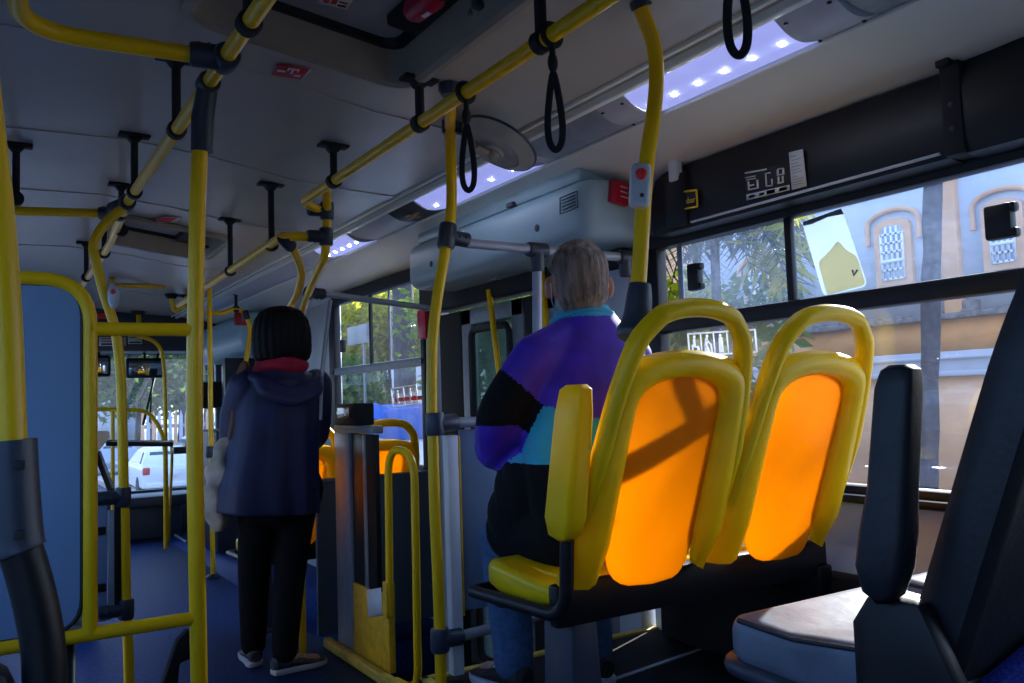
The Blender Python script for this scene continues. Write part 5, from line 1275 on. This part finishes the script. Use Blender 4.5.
# the pale building opposite the big window
XF = 14.0
def fz(px, py): return at(px, py, X=XF)
bl = thing('street_building', 'white and peach building with arched windows seen through the right windows', 'building', (XF, 10, ZG))
y0, y1, zt = 2.0, 14.3, 5.6
zl = fz(880, 324).z; zw0, zw1 = fz(880, 376).z, fz(880, 356).z
g = G(); g.bb(XF, XF+.4, y0, y1, zl, zt); obj('upper_wall', g, FACW, bl)
g = G(); g.bb(XF-.06, XF+.4, y0, y1, zw1, zl); obj('orange_band', g, FACO, bl)
g = G(); g.bb(XF-.10, XF+.4, y0, y1, zw0, zw1, .03); g.bb(XF-.16, XF+.4, y0, y1, zw0+(zw1-zw0)*.62, zw0+(zw1-zw0)*.78, .02); g.bb(XF-.14, XF+.4, y0, y1, zw0-.06, zw0+.03, .02); obj('white_moulding', g, FACW, bl)
g = G(); g.bb(XF-.04, XF+.4, y0, y1, ZG, zw0); obj('peach_base', g, FACP, bl)
g = G(); g.bb(XF-.22, XF+.4, y0, y1, zl-.05, zl+.05, .02)
for k in range(24): yy = y0+.5+k*.6; g.box((XF-.14, yy, zl+.06), (.16, .25, .06), .02)
obj('ledge', g, LEDGE, bl)
def awin(yc, z0, z1, w_, surround=True):
    def arch(hw, za, zb, n=10):
        r_ = hw*1.15; P = [(yc-hw, za), (yc+hw, za)]
        rise = hw*.45
        for k in range(n+1):
            a = math.pi*k/n; P.append((yc+hw*math.cos(a), zb-rise+rise*math.sin(a)))
        return P
    g = G(); g.prism(arch(w_/2+.15, z0-.12, z1+.13), 'x', XF-.08, XF+.02); o = obj('window_surround', g, FACP, bl)
    g = G(); g.prism(arch(w_/2, z0, z1), 'x', XF-.085, XF-.05); p = obj('window_glass', g, PANEW, bl)
    g = G()
    for k in range(5): y = yc-w_/2+w_*k/4; g.bb(XF-.11, XF-.07, y-.02, y+.02, z0, z1-.02-(.12 if k in (0, 4) else 0))
    for k in range(6): z = z0+(z1-z0)*k/6; g.bb(XF-.11, XF-.07, yc-w_/2, yc+w_/2, z-.02, z+.02)
    g.bb(XF-.12, XF-.07, yc-w_/2, yc+w_/2, z0+(z1-z0)*.3, z0+(z1-z0)*.36); obj('glazing_bars', g, WHITE, p)
    P = arch(w_/2+.30, z0, z1+.27); g = G(); g.tube(fillet([Vector((XF-.05, yc-w_/2-.30, z1-.3)), Vector((XF-.05, yc-w_/2-.30, z1-.0))]+[Vector((XF-.05, y, z+.02)) for y, z in P[2:][::-1]]+[Vector((XF-.05, yc+w_/2+.30, z1-.3))], .05, 3), .045, 8); obj('hood_moulding', g, FACP, o)
for px, pt, pb_, half in ((897, 225, 279, 12.5), (1007, 206, 262, 13.5), (763, 268, 306, 11)):
    c = fz(px, pb_); tz = fz(px, pt).z; w_ = abs(fz(px-half, pb_).y-fz(px+half, pb_).y); awin(c.y, c.z, tz, w_*.86)
ya_, yb_2 = fz(944, 250).y, fz(962, 250).y; g = G(); g.bb(XF-.12, XF+.1, yb_2, ya_, zl, zt, .02); obj('pilaster', g, FACP, bl)
c = fz(973, 307); g = G(); g.box((XF-.05, c.y, c.z), (.12, .28, .22), .01); obj('wall_lamp', g, LEDGE, bl)
b2 = thing('street_building', 'pink building beyond the yellow green bush at the left edge of the right window', 'building', (13, 22, ZG))
g = G(); g.bb(13.9, 16, 14.4, 24, ZG, 5.2); obj('wall', g, FACP, b2); g = G(); g.bb(13.8, 16, 14.35, 24, 5.2, 5.5, .03); obj('cornice', g, FACW, b2)
g = G()
for y in (18.3, 20, 22): g.bb(13.85, 13.92, y-.4, y+.4, 2.2, 3.8)
obj('window_glass', g, PANEW, b2)

# palm trunk before the building, and its crown above the window
xt = 9.5; q0 = at(931, 325, X=xt); q1 = at(933, 190, X=xt)
t = thing('palm_tree', 'palm with dark rough trunk standing between two arched windows', 'tree', (xt, q0.y, ZG))
rr = abs(at(920, 260, X=xt).y-at(943, 260, X=xt).y)*.36
P = [Vector((xt, q0.y, ZG))]; nz = 22
for k in range(1, nz+1): z = ZG+(5.8-ZG)*k/nz; P.append(Vector((xt+rnd.uniform(-.01, .01), q0.y+(q1.y-q0.y)*(z-q0.z)/(q1.z-q0.z)+rnd.uniform(-.012, .012), z)))
g = G(); g.tube(P, [rr*(1+rnd.uniform(-.07, .08)) for p in P], 14); obj('trunk', g, TRUNK, t)
def fronds(top, n, L, m, t, lift=.5, droopk=.55, leaf=.35):
    for k in range(n):
        a = 2*math.pi*k/n+rnd.uniform(-.2, .2); d = Vector((math.cos(a), math.sin(a), 0)); l = L*rnd.uniform(.8, 1.1); lf = lift*rnd.uniform(.5, 1.3)
        pts = [top+d*(l*s_)+Vector((0, 0, lf*l*s_-droopk*l*s_*s_*1.6)) for s_ in [i/12 for i in range(13)]]
        g = G(); g.tube(pts, [.03*(1-i/14) for i in range(13)], 6)
        for i in range(2, 13):
            for sd in (-1, 1):
                b = (d.cross(Vector((0, 0, 1)))*sd+d*.6).normalized(); s_ = leaf*l*.3*(1-abs(i-6)/9)+.1
                for j in (0, .5):
                    p = pts[i-1]*(1-j)+pts[i]*j; e = p+b*s_*2+Vector((0, 0, -s_*rnd.uniform(.5, 1.5))); w_ = d*.035
                    g.add([p-w_, p+w_, e], [[0, 1, 2]])
        obj('frond', g, m, t)
fronds(P[-1], 11, 1.9, LEAFD, t)
xt = 8.8; c = at(716, 262, X=xt)
t = thing('palm_tree', 'dark drooping palm seen through the left sliding pane', 'tree', (xt, c.y, ZG)); top = Vector((xt, c.y, c.z+.75))
g = G(); g.tube([(xt, c.y+.1, ZG), (xt, c.y+.06, 1), tuple(top)], [.09, .08, .06], 12); obj('trunk', g, TRUNK, t); fronds(top, 15, 1.75, LEAFD, t, .40, .66, .5)
foliage((xt+.2, c.y, c.z+1.0), (1.2, 1.3, .8), 420, .55, LEAFD, t, 'frond_tuft', .35, .8)
foliage((xt, c.y-1.15, c.z+.15), (.4, .4, .7), 190, .4, LEAFY, t, 'frond_tuft', .35, 1.0)
c = at(672, 300, X=9.5); tree('leafy_shrub', 'yellow green sunlit shrub at the far corner of the right window', 'shrub', (9.5, c.y, ZG), [((9.5, c.y, c.z-.35), (.8, 1.0, .8), 700), ((9.6, c.y+.4, c.z-1.2), (.9, 1.0, .9), 600)], .07, LEAFY, size=.28)
c = at(745, 320, X=10.5); tree('leafy_shrub', 'green shrub below the drooping palm near the orange wall', 'shrub', (10.5, c.y, ZG), [((10.5, c.y+.2, c.z), (.8, 1.3, .8), 700), ((10.5, c.y+1, c.z-1.1), (.9, 1.3, .9), 600)], .07, LEAFG, size=.26)
c = at(697, 345, X=11); tree('leafy_shrub', 'low green shrub behind the priority sticker', 'shrub', (11, c.y, ZG), [((11, c.y, c.z), (.8, 1.3, .9), 700)], .06, LEAFG, size=.26)

# beyond the middle door window
for k, (px, py, X, s_, m, lab) in enumerate(((348, 340, 7.5, 1.4, LEAFY, 'sunlit yellow green tree at the left of the far side window'), (365, 300, 10.0, 2.2, LEAFG, 'green tree high in the middle of the far side window'), (388, 330, 8.5, 1.2, LEAFY, 'yellow green tree left of the dark trunk in the far side window'), (428, 325, 9.0, 1.2, LEAFY, 'small yellow green tree right of the dark trunk in the far side window'), (352, 400, 6.8, 1.0, LEAFG, 'low green bush at the lower left of the far side window'), (500, 335, 7.0, 1.9, LEAFG, 'green tree outside the middle door'))):
    c = at(px, py, X=X); tree('street_tree', lab, 'tree', (X, c.y, ZG), [((X, c.y, c.z), (s_*.8, s_, s_*.8), 2200), ((X+.3, c.y+s_*.5, c.z+s_*.4), (s_*.7, s_*.8, s_*.6), 1300)], .12, m, size=.2)
c = at(403, 340, X=7.0); t = thing('street_tree', 'dark thick trunked tree seen through the far side window', 'tree', (7.0, c.y, ZG)); g = G(); g.tube([(7, c.y, ZG), (7.02, c.y, 1), (7, c.y-.05, 3), (7, c.y, 5)], [.24, .22, .21, .2], 12); obj('trunk', g, TRUNK, t); foliage((7, c.y, 5.4), (1.5, 1.5, .8), 500, .4, LEAFG, t)
XT = 5.2; a, b = at(362, 415, X=XT), at(432, 415, X=XT); z0, z1 = at(400, 430, X=XT).z, at(400, 411, X=XT).z
t = thing('market_stall', 'street stall with blue tarpaulin cover outside the far side window', 'stall', (XT, (a.y+b.y)/2, ZG+.14))
g = G(); P = [(a.y, z0-.05), (b.y, z0-.1), (b.y, z1+.05), (b.y*.7+a.y*.3, z1), (b.y*.55+a.y*.45, z1+.10), (a.y*.6+b.y*.4, z1-.02), (a.y, z0+.06)]; g.prism(P, 'x', XT-.5, XT+.6, .03); obj('tarpaulin', g, TARP, t)
g = G(); g.bb(XT-.4, XT+.5, min(a.y, b.y)+.1, max(a.y, b.y)-.1, ZG+.14, z0, .02); obj('table', g, GREYP, t)
c = at(375, 410, X=4.7); t = thing('market_umbrella', 'blue street umbrella outside the far side window', 'umbrella', (4.7, c.y, ZG+.14)); g = G(); g.lathe([(.42, -.16), (.44, -.14), (.3, -.02), (.12, .07), (0, .10)], (4.7, c.y, c.z), (.15, 0, 1), 18); obj('canopy', g, TARP, t); g = G(); g.tube([(4.7, c.y, ZG+.14), (4.7, c.y, c.z+.05)], .02, 8); obj('pole', g, STEEL, t)
c = at(358, 335, X=6.2); g = G(); g.box((6.2, c.y, c.z), (.06, 1.0, .36), .01); g.tube([(6.2, c.y-.3, ZG+.14), (6.2, c.y-.3, c.z)], .03, 8); tag(obj('street_board', g, mat('board_grey', (.16, .19, .22), .7)), 'grey board on a post outside the far side window', 'sign board')
g = G(); g.bb(13.5, 14, 24.5, 60, ZG, 4.4); g.bb(13.3, 14, 24.5, 60, 4.4, 4.6); tag(obj('street_building', g, FACW), 'long pale building far along the street', 'building')

# ahead of the windscreen
YA = 21.0
def car(name, label, px0, px1, pyb, Y, paint_m, rear=True):
    a, b = at(px0, pyb, Y=Y), at(px1, pyb, Y=Y); w_ = b.x-a.x; cx_ = (a.x+b.x)/2; k = w_/1.70; z = ZG
    t = thing(name, label, 'car', (cx_, Y+2, z))
    g = G(); R = []
    for y, hw, zb, zt_ in ((0, .72, .32, .80), (.08, .83, .26, .92), (.9, .85, .22, .96), (2.6, .85, .22, .95), (3.6, .83, .24, .82), (4.0, .72, .32, .66)):
        R.append([Vector((cx_+x*k, Y+y*k, z+zz*k)) for x, zz in rrect(-hw, hw, zb, zt_, .12)])
    g.loft(R); obj('body', g, paint_m, t, sharp=50)
    g = G(); R = []
    for zz, y0_, y1_, hw in ((.90, .15, 3.0, .80), (1.05, .22, 2.7, .76), (1.36, .55, 2.1, .62), (1.44, .8, 1.85, .52)):
        R.append([Vector((cx_+x*k, Y+y*k, z+zz*k)) for x, y in ((-hw, y0_), (hw, y0_), (hw, y1_), (-hw, y1_))])
    g.loft(R); obj('cabin', g, paint_m, t, sharp=30)
    g = G(); q = [(-.62, .24, 1.0), (.62, .24, 1.0), (.52, .53, 1.33), (-.52, .53, 1.33)]; g.slab([(cx_+x*k, Y+(y-.03)*k, z+zz*k) for x, y, zz in q], (0, .02, 0))
    for s_ in (-1, 1): q = [(.79*s_, .5, 1.0), (.79*s_, 2.6, 1.0), (.645*s_, 2.05, 1.32), (.645*s_, .8, 1.32)]; g.slab([(cx_+x*k, Y+y*k, z+zz*k) for x, y, zz in q], (.02*s_, 0, .0))
    obj('glass', g, CARG, t)
    for s_ in (-1, 1):
        for y in (.75, 3.2): g = G(); g.lathe([(.0, -.1), (.24, -.1), (.31, -.08), (.31, .08), (.24, .1), (0, .1)], (cx_+s_*.76*k, Y+y*k, z+.31*k), (1, 0, 0), 20); g.v = [Vector(((p.x-cx_-s_*.76*k)*k+cx_+s_*.76*k, (p.y-Y-y*k)*k+Y+y*k, (p.z-z-.31*k)*k+z+.31*k)) for p in g.v]; obj('wheel', g, TYRE, t)
        g = G(); g.box((cx_+s_*.70*k, Y+.03*k, z+.78*k), (.20*k, .10*k, .22*k), .03*k); obj('tail_light', g, TAIL, t)
    g = G(); g.box((cx_, Y-.0*k, z+.36*k), (1.4*k, .12*k, .16*k), .03*k); obj('bumper', g, paint_m, t)
    g = G(); g.box((cx_, Y-.01*k, z+.66*k), (.40*k, .06*k, .13*k), .01*k); obj('number_plate', g, GREYP, t)
    return t
car('parked_car', 'white car nearest the windscreen, at its right', 141, 201, 483, 22.0, CARW)
car('parked_car', 'silver car farther up the street at the left of the windscreen', 96, 142, 462, 29.0, CARS)
car('parked_car', 'white car parked beyond the nearest white car at the right', 186, 226, 462, 31, CARW)
YFN = 36.0; a, b = at(140, 440, Y=YFN), at(236, 440, Y=YFN); zt = at(190, 412, Y=YFN).z
t = thing('picket_fence', 'tall pale fence of wide boards behind the cars', 'fence', ((a.x+b.x)/2, YFN, ZG)); n = 18
for k in range(n):
    x = a.x+(b.x-a.x)*(k+.5)/n; w_ = (b.x-a.x)/n*.62; g = G(); g.prism([(x-w_/2, ZG), (x+w_/2, ZG), (x+w_/2, zt-.15), (x, zt+.1), (x-w_/2, zt-.15)], 'y', YFN, YFN+.08); obj('board', g, FACW if k % 2 else FACP, t)
g = G(); g.bb(a.x, b.x, YFN+.08, YFN+.16, ZG+.5, ZG+.65); g.bb(a.x, b.x, YFN+.08, YFN+.16, zt-.6, zt-.45); obj('rail', g, FACP, t)
for k, (px, py, Y, s_, m, lab) in enumerate(((120, 375, 40, 3.6, LEAFG, 'green tree up the street seen left in the windscreen'), (150, 385, 46, 3.8, LEAFY, 'pale yellow green tree seen in the middle of the windscreen'), (180, 370, 42, 3.4, LEAFG, 'bushy green tree behind the fence at the right of the windscreen'), (205, 362, 44, 4.2, LEAFD, 'dark green tree behind the fence at the far right of the windscreen'))):
    c = at(px, py, Y=Y); tree('street_tree', lab, 'tree', (c.x, Y, ZG), [((c.x, Y, c.z+.3), (s_*.8, s_*.7, s_*.6), 2600), ((c.x+s_*.4, Y, c.z+s_*.3), (s_*.6, s_*.6, s_*.5), 1500)], .25, m, size=.42)
a, b = at(80, 435, Y=55), at(140, 435, Y=55); g = G(); g.bb(a.x, b.x, 55, 60, ZG, at(110, 392, Y=55).z); g.bb(a.x-.3, b.x+.3, 54.7, 60, at(110, 392, Y=55).z, at(110, 389, Y=55).z); tag(obj('street_building', g, FACW), 'low pale building at the end of the street', 'building')
# ------------------------------------------------ things fixed at the front of the bus
for px, py, w_, h_, lab in ((99, 366, .20, .20, 'left one of the two black interior mirrors above the windscreen'), (145, 368, .34, .19, 'wide black interior mirror above the windscreen middle')):
    Y = 8.72; c = at(px, py, Y=Y); t = thing('interior_mirror', lab, 'mirror', c)
    g = G(); g.box(c, (w_, .05, h_), .025, seg=3); obj('housing', g, BLK, t)
    g = G(); g.box(c+Vector((0, -.028, 0)), (w_-.05, .006, h_-.05), .002); obj('mirror_glass', g, mat('mirror_glass', (.5, .55, .6), .05, 1.0, var=.02), t)
    g = G(); g.tube([c+Vector((0, 0, h_/2-.01)), c+Vector((0, .05, h_/2+.08)), (c.x, 8.8, 1.745)], .012, 8); obj('bracket', g, BLK, t)
a, b, c = at(155, 375, Y=8.9), at(143, 425, Y=8.9), at(141, 432, Y=8.9)
g = G(); g.tube([a, b], .012, 8); g.tube([a, (a.x+.03, 8.9, 1.76)], .010, 8); g.tube([a+Vector((-.02, 0, -.02)), b+Vector((.06, 0, .02))], .008, 8); tag(obj('windscreen_rod', g, BLK), 'dark slanting rod before the windscreen', 'rod')
g = G(); g.tube([at(158, 365, Y=9.06), at(140, 400, Y=9.06), at(139, 440, Y=9.06)], .015, 8); g.tube([at(139, 400, Y=9.06), at(136, 445, Y=9.06)], .02, 8); tag(obj('windscreen_wiper', g, BLK), 'windscreen wiper hanging across the windscreen', 'wiper')
for px0, px1, py0, py1, m, lab in ((99, 126, 337, 346, REDINK, 'small pink notice on the header above the windscreen'), (128, 142, 336, 344, PAPER, 'small pale notice on the header right of the pink one')):
    Y = 8.378; sticker('header_notice', lab, 'notice', [at(px0, py1, Y=Y), at(px1, py1, Y=Y), at(px1, py0, Y=Y), at(px0, py0, Y=Y)], (0, -1, 0), PAPER, ((.08, .92, .1, .3, INK), (.08, .92, .45, .6, m), (.08, .6, .75, .85, INK)))
c = at(162, 310, Y=8.35); g = G(); g.box(c, (.20, .10, .09), .02); tag(obj('header_box', g, BLK), 'small black box under the far ceiling', 'box')
c = at(104, 316, Y=8.35); g = G(); g.box(c, (.10, .06, .045), .015); tag(obj('red_indicator', g, REDL), 'small red indicator above the windscreen at left', 'indicator')
# front door gear cover and dark boxes at the right of the windscreen
g = G(); R = []
for y, q_ in ((6.7, .06), (6.74, .01), (6.8, 0), (8.7, 0), (8.9, .03)): R.append([Vector((x, y, z)) for x, z in rrect(1.72+q_, 2.09, 1.62+q_, 1.94-q_*.5, .10, 7)])
g.loft(R); tag(obj('door_gear_cover', g, GEAR, None, None, 50), 'rounded pale cover over the front door', 'door cover')
c = at(226, 317, Y=8.0); g = G(); c = at(241, 319, Y=6.68); g.box(c, (.10, .04, .10), .01); tag(obj('emergency_box', g, RED), 'small red box on the front door cover', 'emergency release')
a, b = at(186, 382, Y=8.7), at(218, 408, Y=8.7); g = G(); g.bb(a.x, b.x+.12, 8.66, 8.76, b.z, a.z, .015); tag(obj('dark_panel', g, BLK), 'dark rectangular panel before the right of the windscreen', 'panel')
g = G(); x0 = at(219, 400, Y=8.6).x; g.bb(x0, 2.1, 8.4, 8.5, .35, 1.62, .02); tag(obj('front_pillar', g, BLK), None, None, None, 'structure')
g = G(); g.bb(1.62, 2.09, 7.2, 8.35, .02, 1.0, .03); g.bb(1.70, 2.09, 7.2, 7.26, 1.0, 1.6, .01); tag(obj('driver_console', g, mat('console_plastic', (.02, .025, .035), .5, var=.1)), 'dark console beside the front door', 'console')

for o in bpy.data.objects:
    if '_o' in o: del o['_o']
